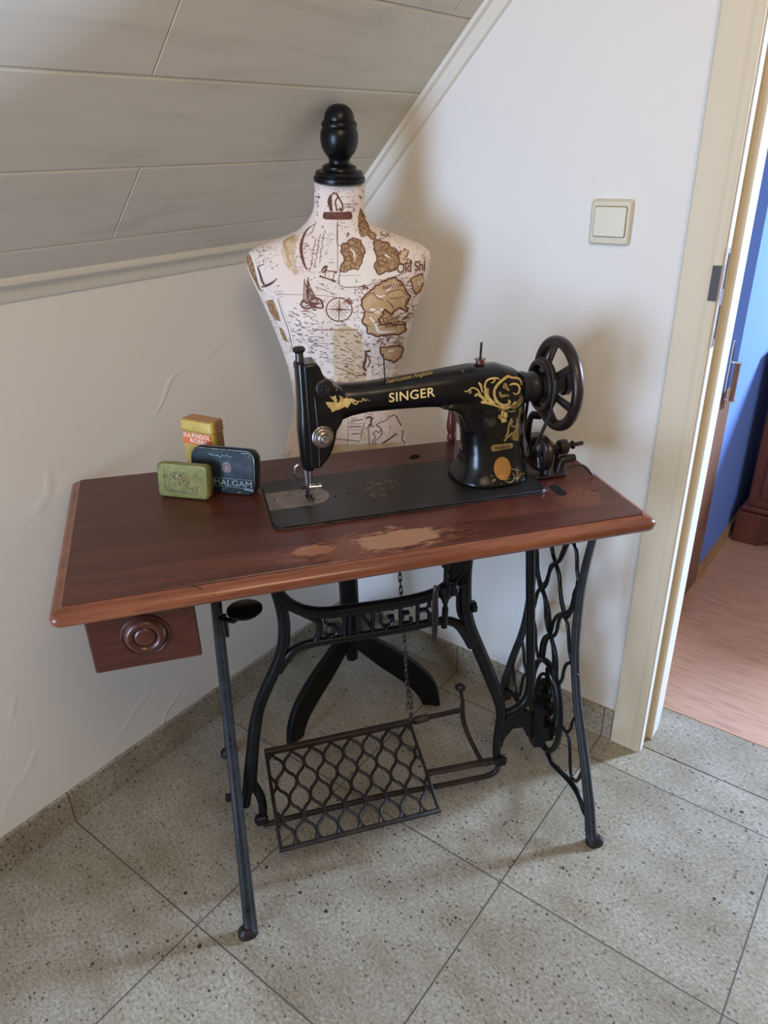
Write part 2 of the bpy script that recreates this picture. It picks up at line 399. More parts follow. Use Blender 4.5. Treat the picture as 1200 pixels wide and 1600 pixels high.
# sloping ceiling: wide painted boards with grooves, plane z = 1.19 + x
ZC = 1.19
def cl(x, y, t=0.0):      # point on the ceiling plane, t = height above it
    return Vector((x-t*0.7071, y, ZC+x+t*0.7071))
cb = MB()
edges = [-0.03, 0.084, 0.2045, 0.327, 0.449, 0.571, 0.693, 0.815, 0.937, 1.059, 1.181, 1.303, 1.425]
joints = {1: [-0.68], 2: [-0.045, -1.55], 3: [-0.725, -2.0], 4: [-0.095, -1.5], 5: [-0.8], 6: [-1.6], 7: [-0.5]}
gap = 0.0007
for i in range(len(edges)-1):
    ys = [-3.6]+sorted(joints.get(i, []))+[-0.004]
    for a, b in zip(ys[:-1], ys[1:]):
        x0, x1 = edges[i]+gap, edges[i+1]-gap
        y0, y1 = a+gap, b-gap
        bv = 0.0024
        lo = [cl(x0+0.0004, y0+bv), cl(x1-0.0034, y0+bv), cl(x1-0.0034, y1-0.0006), cl(x0+0.0004, y1-0.0006)]
        mid = [cl(x0, y0, 0.0028), cl(x1, y0, 0.0028), cl(x1, y1, 0.0028), cl(x0, y1, 0.0028)]
        hi = [cl(x0, y0, 0.012), cl(x1, y0, 0.012), cl(x1, y1, 0.012), cl(x0, y1, 0.012)]
        cb.rings([lo, mid, hi])
bk = [cl(-0.03, -3.6, 0.0125), cl(1.425, -3.6, 0.0125), cl(1.425, 0.14, 0.0125), cl(-0.03, 0.14, 0.0125)]
bk2 = [cl(-0.03, -3.6, 0.06), cl(1.425, -3.6, 0.06), cl(1.425, 0.14, 0.06), cl(-0.03, 0.14, 0.06)]
cb.hexa(bk, bk2)
cb.box((0.35+0.95, -3.6, ZC+1.425), (3.2, 0.14, ZC+1.48))
struct('ceiling', cb, M['panel'], smooth=0, label='sloping ceiling of wide grey-cream boards')
# moulding where the slope meets the low wall
def sweep(prof, a, b, cap=True):
    return MB().rings([[Vector(a(p)) for p in prof], [Vector(b(p)) for p in prof]], cap)
prof = [(0.0, 1.179), (0.006, 1.181), (0.011, 1.190), (0.013, 1.203), (0.017, 1.206), (0.021, 1.210), (0.034, 1.2125), (0.037, 1.219), (0.036, 1.230), (0.0, 1.230)]
struct('trim_3', sweep(prof, lambda p: (p[0], -3.6, p[1]), lambda p: (p[0], -0.002, p[1])), M['cove'], smooth=30, label='moulding along the foot of the sloping ceiling')
# moulding down the slope against the right wall: profile in (down from ceiling plane, out from wall)
k2 = 0.7071
pr2 = [(-0.004, 0.0), (-0.004, 0.022), (0.002, 0.026), (0.009, 0.024), (0.013, 0.016), (0.024, 0.011), (0.034, 0.007), (0.038, 0.0)]
def slope_pt(p, x): return (x+p[0]*k2, -p[1], ZC+x-p[0]*k2)
struct('trim_4', sweep(pr2, lambda p: slope_pt(p, -0.01), lambda p: slope_pt(p, 1.2)), M['cove'], smooth=30, label='cream moulding running down the slope on the right wall')
# skirting
struct('baseboard_left', MB().box((0.0, -3.6, 0.0), (0.011, -0.0005, 0.089)), M['granite'], smooth=0)
struct('baseboard_right', MB().box((0.0115, -0.011, 0.0), (0.922, 0.0, 0.089)), M['granite'], smooth=0)

# door casing and jamb
casing = [(0.925, 0.0), (0.925, -0.013), (0.928, -0.0155), (0.975, -0.017), (0.979, -0.0155), (0.983, -0.017), (0.992, -0.0175), (0.9985, -0.015), (1.0005, -0.010), (1.0005, 0.014), (0.990, 0.014), (0.96, 0.0)]
def post(prof, mat, name, z0=0.001, z1=2.14, **kw):
    return struct(name, MB().rings([[Vector((x, y, z0)) for x, y in prof], [Vector((x, y, z1)) for x, y in prof]]), mat, **kw)
door = post(casing, M['cream'], 'door_1', smooth=30, label='cream door casing with a dark latch plate')
post([(0.966, 0.0005), (0.9985, 0.0145), (0.9985, 0.050), (1.0125, 0.050), (1.0125, 0.056), (0.993, 0.060), (0.993, 0.190), (0.966, 0.190)], M['cream'], 'door_frame', smooth=0, parent=door)
post([(0.9932, 0.0605), (1.0118, 0.0565), (1.0118, 0.100), (0.9955, 0.1895), (0.9932, 0.1895)], M['jamb'], 'jamb_lining', smooth=0, parent=door)
post([(1.0007, -0.0095), (1.0025, -0.0085), (1.0025, 0.0130), (1.0007, 0.0140)], M['jamb'], 'casing_edge', smooth=0, parent=door)
KP = [(0.9893,-0.0178,1.2032),(1.005,-0.0178,1.2042),(1.0046,-0.0178,1.1407),(0.9886,-0.0178,1.1392)]
kz0 = KP[3][2]; kz1 = KP[0][2]
part('latch_plate', MB().box((0.984, -0.0190, kz0), (1.0004, -0.0160, kz1)), M['dark_bronze'], door, smooth=0, label='dark bronze latch plate')
part('strike_plate', MB().box((1.0027, -0.008, kz0-0.09), (1.0036, 0.008, kz1+0.03)), M['steel'], door, smooth=0)
part('latch_slot', MB().box((1.0037, 0.001, kz0-0.075), (1.0042, 0.006, kz0-0.01)).box((1.0037, 0.001, kz0+0.02), (1.0042, 0.006, kz1+0.02)), M['dark'], door, smooth=0)
# the far room
struct('wall_back', MB().box((0.75, 0.93, 0.0), (0.866, 3.4, 2.4)).box((0.75, 3.4, 0), (3.2, 3.5, 2.4)), M['blue'], smooth=0, label='blue wall of the next room')
struct('baseboard_back', MB().box((0.866, 0.93, 0.001), (0.878, 3.38, 0.055)), M['oak_trim'], smooth=0)

# ================================================================ SWITCH, SOCKET, HANDLE, WARDROBE
def plate(cx, cz, hx, hz, r, y0, y1, inset=0.004):
    a = [Vector((x, y0, z)) for x, z in rrect(cx, cz, hx, hz, r)]
    b = [Vector((x, y0+(y1-y0)*0.5, z)) for x, z in rrect(cx, cz, hx, hz, r)]
    c = [Vector((x, y1, z)) for x, z in rrect(cx, cz, hx-inset, hz-inset, max(0.001, r-inset*0.5))]
    return MB().rings([a, b, c])
sw = base('light_switch', 'square ivory light switch on the white wall beside the door casing', 'light switch', (0.7735, 0, 1.27))
part('switch_plate', plate(0.7735, 1.270, 0.0425, 0.0425, 0.007, -0.0003, -0.010), M['switch'], sw, smooth=40)
part('rocker_gap', plate(0.7735, 1.2715, 0.0335, 0.0290, 0.004, -0.009, -0.0104, 0.0002), M['dark'], sw, smooth=40)
part('rocker', plate(0.7735, 1.2715, 0.0325, 0.0280, 0.0035, -0.009, -0.0135, 0.0012), M['switch_rocker'], sw, smooth=40)
SX, SZ = 0.757, 0.315
so = base('wall_socket', 'ivory wall socket low on the white wall behind the right-hand table leg', 'socket', (SX, 0, SZ))
part('socket_plate', plate(SX, SZ, 0.040, 0.040, 0.006, -0.0003, -0.010), M['switch'], so, smooth=40)
part('socket_well', MB().lathe((SX, -0.0098, SZ), (0, -1, 0), [(0.0215, 0.0), (0.0215, 0.002), (0.0195, 0.0025), (0.018, 0.0006), (0.0, 0.0006)]), M['switch_rocker'], so, smooth=40)
for dx in (-0.0095, 0.0095):
    part('contact_hole', MB().cyl((SX+dx, -0.0095, SZ), (SX+dx, -0.0108, SZ), 0.0025, sides=12), M['dark'], so)

HD = [(0.875,0.8354,0.8945),(0.875,0.8206,0.8653),(0.875,0.8324,0.8186),(0.875,0.8402,0.7033),(0.875,0.8634,0.7012),(0.875,0.8033,0.6623)]
hz = [p[2] for p in HD]; hy = [p[1] for p in HD]
cab = base('side_cabinet', 'narrow brown wooden cabinet edge with a metal pull, in front of the blue wall', 'cabinet', (0.835, 0.75, 0))
part('carcass', MB().box((0.8665, 0.60, 0.002), (0.870, 0.918, hz[3]+0.02)), M['brown_trim'], cab, smooth=0, bevel=0.002)
hd_ = part('handle', MB().box((0.871, hy[1]-0.022, hz[3]-0.03), (0.875, hy[1]-0.006, hz[0]-0.01)), M['chrome'], cab, smooth=0, bevel=0.001)
part('grip', MB().tube([(0.893, hy[1]-0.012, hz[3]), (0.893, hy[1]-0.012, hz[2])], 0.008, 12), M['brown_trim'], hd_)
for zz in (hz[3], hz[2]):
    part('bracket', MB().tube([(0.871, hy[1]-0.012, zz), (0.902, hy[1]-0.012, zz)], 0.004, 10), M['chrome'], hd_)

wd = base('sideboard', 'dark cherry sideboard with a stepped plinth in the next room', 'cabinet', (1.38, 1.6, 0))
part('carcass', MB().box((0.915, 1.33, 0.10), (1.85, 1.85, 0.72)).box((0.90, 1.315, 0.72), (1.87, 1.86, 0.745)), M['cherry'], wd, smooth=0, bevel=0.004)
pl_ = MB().prism([(0.890, 1.30, 0.002), (0.985, 1.30, 0.002), (1.02, 1.30, 0.03), (1.76, 1.30, 0.03), (1.79, 1.30, 0.002), (1.88, 1.30, 0.002), (1.88, 1.30, 0.13), (0.890, 1.30, 0.13)], (0, 0.55, 0))
part('plinth', pl_, M['cherry'], wd, smooth=0, bevel=0.004)
part('plinth_moulding', MB().box((0.900, 1.312, 0.13), (1.87, 1.86, 0.152)), M['cherry'], wd, smooth=0, bevel=0.006)
for k in range(2):
    x0 = 0.955+k*0.44
    dr = part('door', MB().box((x0, 1.322, 0.19), (x0+0.41, 1.332, 0.69)), M['cherry'], wd, smooth=0, bevel=0.004)
    part('door_panel', MB().box((x0+0.05, 1.315, 0.24), (x0+0.36, 1.324, 0.64)), M['cherry'], dr, smooth=0, bevel=0.006)
    part('knob', MB().lathe((x0+(0.37 if k == 0 else 0.04), 1.322, 0.45), (0, -1, 0), [(0.006, 0), (0.006, 0.01), (0.014, 0.018), (0.012, 0.026), (0.0, 0.028)]), M['cherry'], dr)

# ================================================================ TREADLE TABLE
tab = base('treadle_table', 'red mahogany treadle sewing table on black cast-iron legs, its top worn pale at the front', 'table', (0.52, 0.17, 0), MT)
Z1 = 0.820
quad = [Vector((0, 0, 0)), Vector((0.977, 0.007, 0)), Vector((0.983, 0.447, 0)), Vector((-0.018, 0.486, 0))]
def offset_quad(d, z, rad, n=5):
    """outline of the top moved out by d, corners rounded by rad"""
    L = len(quad); lines = []
    for i in range(L):
        a, b = quad[i], quad[(i+1) % L]; t = (b-a).normalized(); nn = Vector((t.y, -t.x, 0)); lines.append((a+nn*(d), t))
    cs = []
    for i in range(L):
        (a, t), (b, s) = lines[i-1], lines[i]
        k = ((b-a).cross(s)).z/(t.cross(s)).z; cs.append(a+t*k)
    out = []
    for i in range(L):
        p = cs[i]; t0 = lines[i-1][1]; t1 = lines[i][1]
        A = p-t0*rad; B = p+t1*rad
        for k in range(n+1):
            q = k/n; out.append((A*(1-q)**2+p*2*q*(1-q)+B*q*q)+Vector((0, 0, z)))
    return out
top = MB()
top.rings([offset_quad(-0.002, Z1-0.012, 0.003), offset_quad(0.0, Z1-0.0012, 0.003), offset_quad(-0.001, Z1, 0.003)])
tp = part('tabletop', top, M['top'], tab, MT, smooth=30)
lip = [(-0.0015, Z1-0.0025, .004), (0.0005, Z1-0.0028, .004), (0.0025, Z1-0.0045, .005), (0.006, Z1-0.0062, .008), (0.012, Z1-0.0075, .011), (0.0175, Z1-0.0115, .014), (0.0195, Z1-0.017, .015), (0.0185, Z1-0.024, .015), (0.015, Z1-0.029, .013), (0.010, Z1-0.031, .012), (-0.005, Z1-0.031, .008)]
part('moulded_edge', MB().rings([offset_quad(*q) for q in lip]), M['edge'], tab, MT, smooth=50, label='rounded lighter red-brown edge')
# holes and slots
part('belt_slot', MB().prism([Vector((x, y, Z1-0.0005)) for x, y in rrect(0.877, 0.142, 0.010, 0.025, 0.009)], (0, 0, 0.0008)), M['dark'], tab, MT)
part('knot_hole', MB().lathe((0.6675, 0.3887, Z1-0.0005), (0, 0, 1), [(0.010, 0), (0.010, 0.0008), (0.0, 0.0008)], sx=1.4), M['dark'], tab, MT)
for (a, b, r) in ((0.941, 0.118, 0.0025), (0.915, 0.112, 0.002)):
    part('screw_hole', MB().cyl((a, b, Z1-0.0005), (a, b, Z1+0.0003), r, sides=10), M['dark'], tab, MT)
part('crack', MB().tube([Vector((x, y, z)) for x, y, z in [(0.186, 0.003, Z1+0.0001), (0.201, -0.004, Z1-0.0058), (0.222, -0.0185, Z1-0.0135)]], [0.0004, 0.0005, 0.0003], 6), M['dark'], tab, MT)

# drawer
dw = part('drawer_box', MB().box((0.026, 0.045, 0.680), (0.179, 0.40, 0.787)), M['mahog'], tab, MT, smooth=0, bevel=0.002)
fr = part('drawer_front', MB().box((0.018, 0.030, 0.665), (0.186, 0.0455, 0.7885)), M['mahog'], dw, MT, smooth=0, bevel=0.003)
part('turned_pull', MB().lathe((0.104, 0.0305, 0.724), (0, -1, 0), [(0.0, -0.001), (0.0385, -0.001), (0.0385, 0.002), (0.036, 0.004), (0.034, 0.0025), (0.032, 0.005), (0.029, 0.0105), (0.024, 0.0125), (0.020, 0.010), (0.0175, 0.006), (0.0165, 0.0085), (0.012, 0.0098), (0.0, 0.0100)], 48), M['mahog'], dw, MT, smooth=60)

# --- side frames -------------------------------------------------
WC = 0.245
FLEG = [(0.9425,0.1065,0.7243),(0.9433,0.1152,0.6857),(0.9441,0.1234,0.6461),(0.945,0.1311,0.6004),(0.9458,0.134,0.5616),(0.9467,0.1362,0.5168),(0.9474,0.1359,0.4781),(0.9482,0.1338,0.4397),(0.949,0.1274,0.398),(0.9498,0.1183,0.3576),(0.9505,0.1082,0.3236),(0.9513,0.0946,0.286),(0.9519,0.081,0.2544),(0.9525,0.0673,0.2228),(0.9533,0.0518,0.1862),(0.954,0.038,0.1479),(0.9547,0.0249,0.115),(0.9552,0.0162,0.0908),(0.9557,0.009,0.0647),(0.9563,0.0008,0.0327),(0.957,-0.0067,-0.0007)]
LOW = [(0.9561,0.1916,0.0467),(0.9558,0.1483,0.0608),(0.9555,0.107,0.0743),(0.9555,0.0742,0.077),(0.9556,0.0497,0.0684),(0.9559,0.0306,0.0546)]
def ww(pts): return [(p[1], p[2]) for p in pts]
def mir(pts): return [(2*WC-a, b) for a, b in pts]
fleg = [(ww(FLEG)[0][0]-0.010, 0.788)]+ww(FLEG)[:-1]+[(-0.010, 0.012)]
strands = [ww(x) for x in (
 [(0.9439,0.2817,0.6552),(0.9444,0.27,0.6288),(0.9449,0.2609,0.6064),(0.9452,0.2442,0.5893),(0.9456,0.2255,0.5714),(0.9461,0.2175,0.5428),(0.9467,0.2095,0.5141),(0.9472,0.1933,0.4915),(0.9474,0.1765,0.4787),(0.9479,0.1664,0.4569),(0.9485,0.1591,0.4273),(0.9488,0.1524,0.4087),(0.9491,0.1383,0.3928),(0.9495,0.1165,0.3769)],
 [(0.9428,0.2079,0.7076),(0.9434,0.1871,0.6801),(0.9436,0.1693,0.6716),(0.944,0.1589,0.6517),(0.9446,0.1533,0.6212),(0.945,0.1397,0.5979)],
 [(0.9434,0.1871,0.6801),(0.9438,0.201,0.6599),(0.9444,0.2133,0.6323),(0.9449,0.2282,0.6053),(0.9452,0.2442,0.5893),(0.9457,0.2629,0.5665),(0.9462,0.2744,0.5401),(0.9467,0.2834,0.5175),(0.9473,0.3097,0.487)],
 [(0.945,0.3434,0.6016),(0.9458,0.3395,0.5578),(0.9466,0.328,0.5176),(0.9473,0.3097,0.487),(0.9474,0.2899,0.4813),(0.9478,0.2783,0.4588),(0.9485,0.2721,0.4268),(0.9489,0.2604,0.4042),(0.9491,0.2485,0.3971),(0.9494,0.2332,0.3803),(0.95,0.2228,0.3508),(0.9507,0.2183,0.3167),(0.951,0.203,0.3),(0.9511,0.1896,0.2961)],
 [(0.9449,0.1374,0.6061),(0.9456,0.1555,0.5697),(0.9461,0.1594,0.5456),(0.9465,0.1654,0.5225),(0.9469,0.1782,0.5037),(0.9472,0.1933,0.4915),(0.9477,0.2204,0.4668),(0.9482,0.2356,0.4391),(0.9486,0.2403,0.4179),(0.9491,0.2485,0.3971),(0.9496,0.2719,0.3715),(0.9501,0.2834,0.3445),(0.9507,0.287,0.3163),(0.9512,0.2923,0.2916)],
 [(0.9492,0.1188,0.3917),(0.9491,0.1422,0.3928),(0.9495,0.1633,0.3739),(0.95,0.1728,0.3484),(0.9505,0.1766,0.3239),(0.9511,0.1896,0.2961),(0.9513,0.2044,0.2862)],
 [(0.9511,0.0957,0.2925),(0.952,0.1156,0.249),(0.9526,0.1215,0.2213),(0.9531,0.1376,0.1971),(0.9531,0.1565,0.1966)],
 [(0.9531,0.1376,0.1971),(0.9533,0.1232,0.1839),(0.954,0.1144,0.1523),(0.9546,0.1082,0.1178),(0.9551,0.0997,0.0956),(0.9551,0.0845,0.0973),(0.9546,0.0687,0.1194),(0.9537,0.055,0.1637)],
)]
strands_w = [4.6, 4.4, 4.4, 4.6, 4.4, 4.2, 4.2, 4.4]
def side_frame(uf, outward):
    """uf(z) -> u of the frame plane"""
    def P(q): return Vector((uf(q[1]), q[0], q[1]))
    nr = Vector((1, 0, 0))
    main = MB()
    for f in (lambda a: a, mir):
        L = f(fleg); n = len(L)
        rad = [0.0055+0.0015*min(1, i/(n*0.3))+0.0022*max(0, (i-n*0.55)/(n*0.45)) for i in range(n)]
        main.tube([P(q) for q in L], rad, 12, 3, flat=(1.0, 1.55), nrm=nr)
        main.tube([P(q)+Vector((-outward*0.0035, 0, 0)) for q in L], [r_*1.25 for r_ in rad], 8, 3, flat=(1.0, 0.5), nrm=nr)
    frame = part('side_frame', main, M['leg_iron'], tab, MT, smooth=50)
    # foot pads
    for f in (lambda a: a, mir):
        x, z = f([(-0.010, 0.0)])[0]; sg = -1 if x < WC else 1
        fb = MB()
        fb.rings([[Vector((uf(0)+a, x+b, zz)) for a, b in rrect(outward*0.006, 0, 0.020*s_, 0.0155*s_, 0.0145*s_)] for zz, s_ in ((0.001, 1.0), (0.010, 1.0), (0.014, 0.86), (0.020, 0.55))])
        part('foot', fb, M['rust_iron'], frame, MT, smooth=40)
    lat = MB()
    for f in (lambda a: a, mir):
        for st, w_ in zip(strands, strands_w):
            lat.tube([P(q) for q in f(st)], w_*0.00098, 8, 3, nrm=nr)
        lat.tube([P(q) for q in f(ww(LOW)+[(-0.002, 0.055)])], [0.0062, 0.0066, 0.007, 0.007, 0.007, 0.007, 0.006], 8, 3, nrm=nr)
    l0 = ww(LOW)[0]; lat.tube([P(q) for q in [l0, (l0[0]+0.03, l0[1]+0.012), (WC, l0[1]+0.020), (2*WC-l0[0]-0.03, l0[1]+0.012), (2*WC-l0[0], l0[1])]], 0.0062, 8, 3, nrm=nr)
    part('lattice', lat, M['iron'], frame, MT, smooth=50)
    med = MB()
    zc, hz_, hw = 0.186, 0.128, 0.077
    med.tube([P((WC+hw*math.cos(a), zc+hz_*math.sin(a))) for a in [2*math.pi*k/40 for k in range(40)]], 0.0068, 8, closed=True, flat=(1, 1.3), nrm=nr)
    med.tube([P((WC+hw*0.66*math.cos(a), zc+hz_*0.70*math.sin(a))) for a in [2*math.pi*k/40 for k in range(40)]], 0.0045, 8, closed=True, nrm=nr)
    for s_ in (1, -1):
        med.tube([P((WC+s_*x, z)) for x, z in [(0.0, 0.262), (0.022, 0.243), (0.008, 0.215), (0.030, 0.196), (0.006, 0.166), (0.026, 0.148), (0.0, 0.122)]], [0.005, 0.008, 0.009, 0.010, 0.009, 0.008, 0.005], 8, 4, nrm=nr)
        med.tube([P((WC+s_*x, z)) for x, z in [(0.030, 0.196), (0.044, 0.215), (0.038, 0.245)]], 0.0045, 8, 4, nrm=nr)
        med.tube([P((WC+s_*x, z)) for x, z in [(0.026, 0.148), (0.044, 0.155), (0.046, 0.185)]], 0.0045, 8, 4, nrm=nr)
    med.tube([P((WC, 0.300)), P((WC, 0.08))], 0.0062, 8, nrm=nr)
    part('medallion', med, M['iron'], frame, MT, smooth=50)
    # flange that bolts to the top
    part('top_flange', MB().box((uf(0.78)-0.013, 0.060, 0.779), (uf(0.78)+0.013, 2*WC-0.060, 0.7888)), M['iron'], frame, MT, smooth=0, bevel=0.002)
    return frame
fr_right = side_frame(lambda z: 0.957-0.02*z, 1)
fr_left = side_frame(lambda z: 0.194+0.036*z, -1)
part('bolt', MB().lathe((0.955, 0.20, 0.145), (-1, 0, 0), [(0.012, -0.01), (0.012, 0.02), (0, 0.021)], 6), M['iron'], fr_right, MT)
part('bolt', MB().lathe((0.20, 0.20, 0.16), (-1, 0, 0), [(0.009, -0.01), (0.009, 0.022), (0, 0.024)], 6), M['iron'], fr_left, MT)
# small round tray on the left leg
TR = [(0.2344,0.1157,0.695),(0.2968,0.0923,0.695),(0.2688,0.1371,0.695),(0.261,0.0667,0.695)]
trc = ((TR[0][0]+TR[1][0])/2, (TR[2][1]+TR[3][1])/2); trr = (TR[1][0]-TR[0][0])/2
tray = part('swing_tray', MB().lathe((trc[0], trc[1], 0.690), (0, 0, 1), [(0.0, 0), (trr*0.9, 0.0), (trr, 0.003), (trr, 0.006), (trr-0.002, 0.007), (0.0, 0.007)], 40), M['iron'], fr_left, MT, smooth=40, label='small round black tray')
part('tray_arm', MB().tube([(0.222, 0.10, 0.686), (trc[0]-trr*0.7, trc[1]-0.02, 0.688), (trc[0], trc[1], 0.688)], 0.005, 8).lathe((0.230, 0.095, 0.65), (0, 0, 1), [(0.004, 0), (0.005, 0.02), (0.004, 0.045)], 10), M['iron'], tray, MT)

# --- cross brace with the cast lettering --------------------------
BW = 0.200
br = MB(); N_ = Vector((0, 1, 0))
def bar(pts, px, n=4, flat=(1, 1), mb=None, sides=10):
    """bar traced in the brace plane; px = half width in millimetres"""
    px = [p*1.22 for p in px] if isinstance(px, (list, tuple)) else px*1.22
    (mb or br).tube(pts, [p*0.001 for p in px] if isinstance(px, (list, tuple)) else px*0.001, sides, n, flat=flat, nrm=N_)
LB = [(0.3301,0.2,0.6686),(0.3358,0.2,0.6356),(0.34,0.2,0.5977),(0.3381,0.2,0.5601),(0.3295,0.2,0.5184),(0.3132,0.2,0.4791),(0.2909,0.2,0.4338),(0.2705,0.2,0.3852),(0.2574,0.2,0.3335),(0.2482,0.2,0.2828),(0.2379,0.2,0.2218),(0.2301,0.2,0.1732)]
LB = [(LB[0][0]-0.012, BW, 0.783)]+LB
bar(LB, [9, 9, 9.5, 10, 10, 10, 10.5, 10.5, 10.5, 11, 11, 12, 13])
bar([(0.2307,0.2,0.192),(0.2232,0.2,0.1599),(0.2169,0.2,0.1269)], [10, 9, 8])
bar([(0.236,0.2,0.1904),(0.2479,0.2,0.1563),(0.2529,0.2,0.1216),(0.2496,0.2,0.0727)], [9, 8.5, 8, 8])
UB = [(0.332,0.2,0.6625),(0.3458,0.2,0.6366),(0.363,0.2,0.6185),(0.3871,0.2,0.6032),(0.4248,0.2,0.5927),(0.4898,0.2,0.5889),(0.5791,0.2,0.5868),(0.6447,0.2,0.5927),(0.6791,0.2,0.6094),(0.6994,0.2,0.6317),(0.714,0.2,0.6548),(0.7218,0.2,0.6714)]
bar(UB, [9.5, 10, 10, 10, 10, 10, 10, 10, 10, 10, 10, 10])
bar([(0.3178,0.2,0.4732),(0.3384,0.2,0.5022),(0.3578,0.2,0.5185),(0.3842,0.2,0.5254),(0.4208,0.2,0.5254),(0.5154,0.2,0.5227),(0.5963,0.2,0.5219),(0.6451,0.2,0.5247),(0.6805,0.2,0.5207),(0.7037,0.2,0.5061),(0.7217,0.2,0.4793),(0.7374,0.2,0.4456)], [9, 8.5, 8, 8, 7.5, 7.5, 7.5, 7.5, 8, 9, 10, 10])
bar([(0.3536,0.2,0.6262),(0.3743,0.2,0.6013),(0.3986,0.2,0.5843),(0.4091,0.2,0.5684),(0.4046,0.2,0.5383),(0.3919,0.2,0.5237)], [4, 4.5, 6, 6.5, 6.5, 5])
bar([(0.3409,0.2,0.6228),(0.3456,0.2,0.589),(0.3431,0.2,0.5436),(0.334,0.2,0.5111)], 4.5)
bar([(0.6475,0.2,0.5937),(0.6491,0.2,0.559),(0.6494,0.2,0.5238)], 3.2)
RL = [(0.7229,0.2,0.6801),(0.7184,0.2,0.6465),(0.7167,0.2,0.6086),(0.7178,0.2,0.5693),(0.7218,0.2,0.5285),(0.7332,0.2,0.4852),(0.7511,0.2,0.4358),(0.7711,0.2,0.3827),(0.7903,0.2,0.3281),(0.8066,0.2,0.2799),(0.8153,0.2,0.2342),(0.8113,0.2,0.1867),(0.8088,0.2,0.1377),(0.813,0.2,0.0855)]
bar(RL, [9, 10, 11, 11.5, 11.5, 11.5, 12, 12, 12, 11, 10, 8.5, 8, 8.5])
bar([(0.7031,0.2,0.6492),(0.7011,0.2,0.6191),(0.702,0.2,0.5802),(0.7043,0.2,0.5401),(0.7181,0.2,0.5048)], 4.2)
OB = [(0.8563,0.2,0.698),(0.8601,0.2,0.6445),(0.8669,0.2,0.5487),(0.8754,0.2,0.4296),(0.8832,0.2,0.3208),(0.8816,0.2,0.2746),(0.8689,0.2,0.2493),(0.8472,0.2,0.2356),(0.8251,0.2,0.2298)]
OB = [(OB[0][0], BW, 0.785)]+OB
bar(OB, [8.5, 8.5, 8.5, 8.5, 8.5, 8.5, 9, 9.5, 10, 11])
WEB = [(0.8046,0.2,0.2578),(0.8426,0.2,0.233),(0.8781,0.2,0.2317),(0.8995,0.2,0.2068),(0.9076,0.2,0.1411),(0.8836,0.2,0.1516),(0.87,0.2,0.1831),(0.8453,0.2,0.1856),(0.8271,0.2,0.1628),(0.8159,0.2,0.1256)]
br.prism([Vector((p[0], BW-0.006, p[2])) for p in WEB], (0, 0.012, 0))
FTB = [(0.8936,0.2,0.2432),(0.9168,0.2,0.2373),(0.9264,0.2,0.1157),(0.8992,0.2,0.119)]
br.prism([Vector((p[0], BW-0.014, p[2])) for p in FTB], (0, 0.028, 0))
xq = FTB[1][0]; br.box((xq-0.004, BW-0.012, FTB[2][2]+0.012), (0.950, BW+0.012, FTB[2][2]+0.055))
brace = part('cross_brace', br, M['iron'], tab, MT, smooth=50, label='black iron cross brace with cut-out lettering')
# letters
LT0, LT1 = [(0.421,0.2,0.5934),(0.4173,0.2,0.5324)]
LT2, LT3 = [(0.6351,0.2,0.5899),(0.6353,0.2,0.5283)]
LW = LT3[0]-LT0[0]
def cell(ch, t0, t1, strokes, w_=4.3):
    lb = MB()
    for st in strokes:
        pts = []
        for a, b in st:
            q = t0+(t1-t0)*a
            top_ = Vector(LT0)*(1-q)+Vector(LT2)*q; bot = Vector(LT1)*(1-q)+Vector(LT3)*q
            pts.append(bot*(1-b)+top_*b)
        lb.tube(pts, w_*0.001, 8, 0, flat=(1, 1.7), nrm=N_)
    part('cast_letter', lb, M['iron'], brace, MT, smooth=50)
hw_ = 1.12
cell('S', 0.0, 0.125, [[(0.95, 0.80), (0.75, 0.92), (0.3, 0.92), (0.1, 0.78), (0.1, 0.62), (0.3, 0.52), (0.75, 0.48), (0.95, 0.36), (0.95, 0.2), (0.75, 0.08), (0.3, 0.08), (0.05, 0.2)], [(0.5, 0.9), (0.5, 1.1)], [(0.5, 0.1), (0.5, -0.1)]])
cell('I', 0.19, 0.24, [[(0.0, -0.1), (0.0, 1.1)], [(1, -0.1), (1, 1.1)]])
cell('N', 0.32, 0.46, [[(0.0, -0.1), (0.0, 1.1)], [(0.0, 0.95), (1.0, 0.05)], [(1, -0.1), (1, 1.1)]])
cell('G', 0.53, 0.66, [[(0.95, 0.74), (0.75, 0.9), (0.3, 0.9), (0.05, 0.7), (0.05, 0.3), (0.3, 0.1), (0.8, 0.1), (0.95, 0.3), (0.95, 0.45), (0.55, 0.45)], [(0.4, 0.9), (0.4, 1.1)], [(0.5, 0.1), (0.5, -0.1)]])
cell('E', 0.73, 0.84, [[(0.0, -0.1), (0.0, 1.1)], [(0.0, 0.92), (0.95, 0.92)], [(0, 0.5), (0.75, 0.5)], [(0, 0.08), (0.95, 0.08)], [(0.95, 0.92), (0.95, 0.75)], [(0.95, 0.08), (0.95, 0.25)]])
cell('R', 0.90, 1.02, [[(0.0, -0.1), (0.0, 1.1)], [(0.0, 0.92), (0.8, 0.92), (0.98, 0.78), (0.98, 0.62), (0.8, 0.5), (0.0, 0.5)], [(0.75, 0.5), (0.98, 0.32), (0.98, -0.1)]])
part('bolt', MB().lathe((RL[4][0]+0.009, BW-0.004, RL[4][2]+0.02), (1, 0, 0.05), [(0.013, 0), (0.013, 0.009), (0, 0.010)], 6), M['iron'], brace, MT)
part('bolt', MB().lathe((LB[-1][0]-0.03, BW, LB[-1][2]-0.02), (1, 0, 0), [(0.008, 0), (0.008, 0.03), (0, 0.031)], 6), M['iron'], brace, MT)

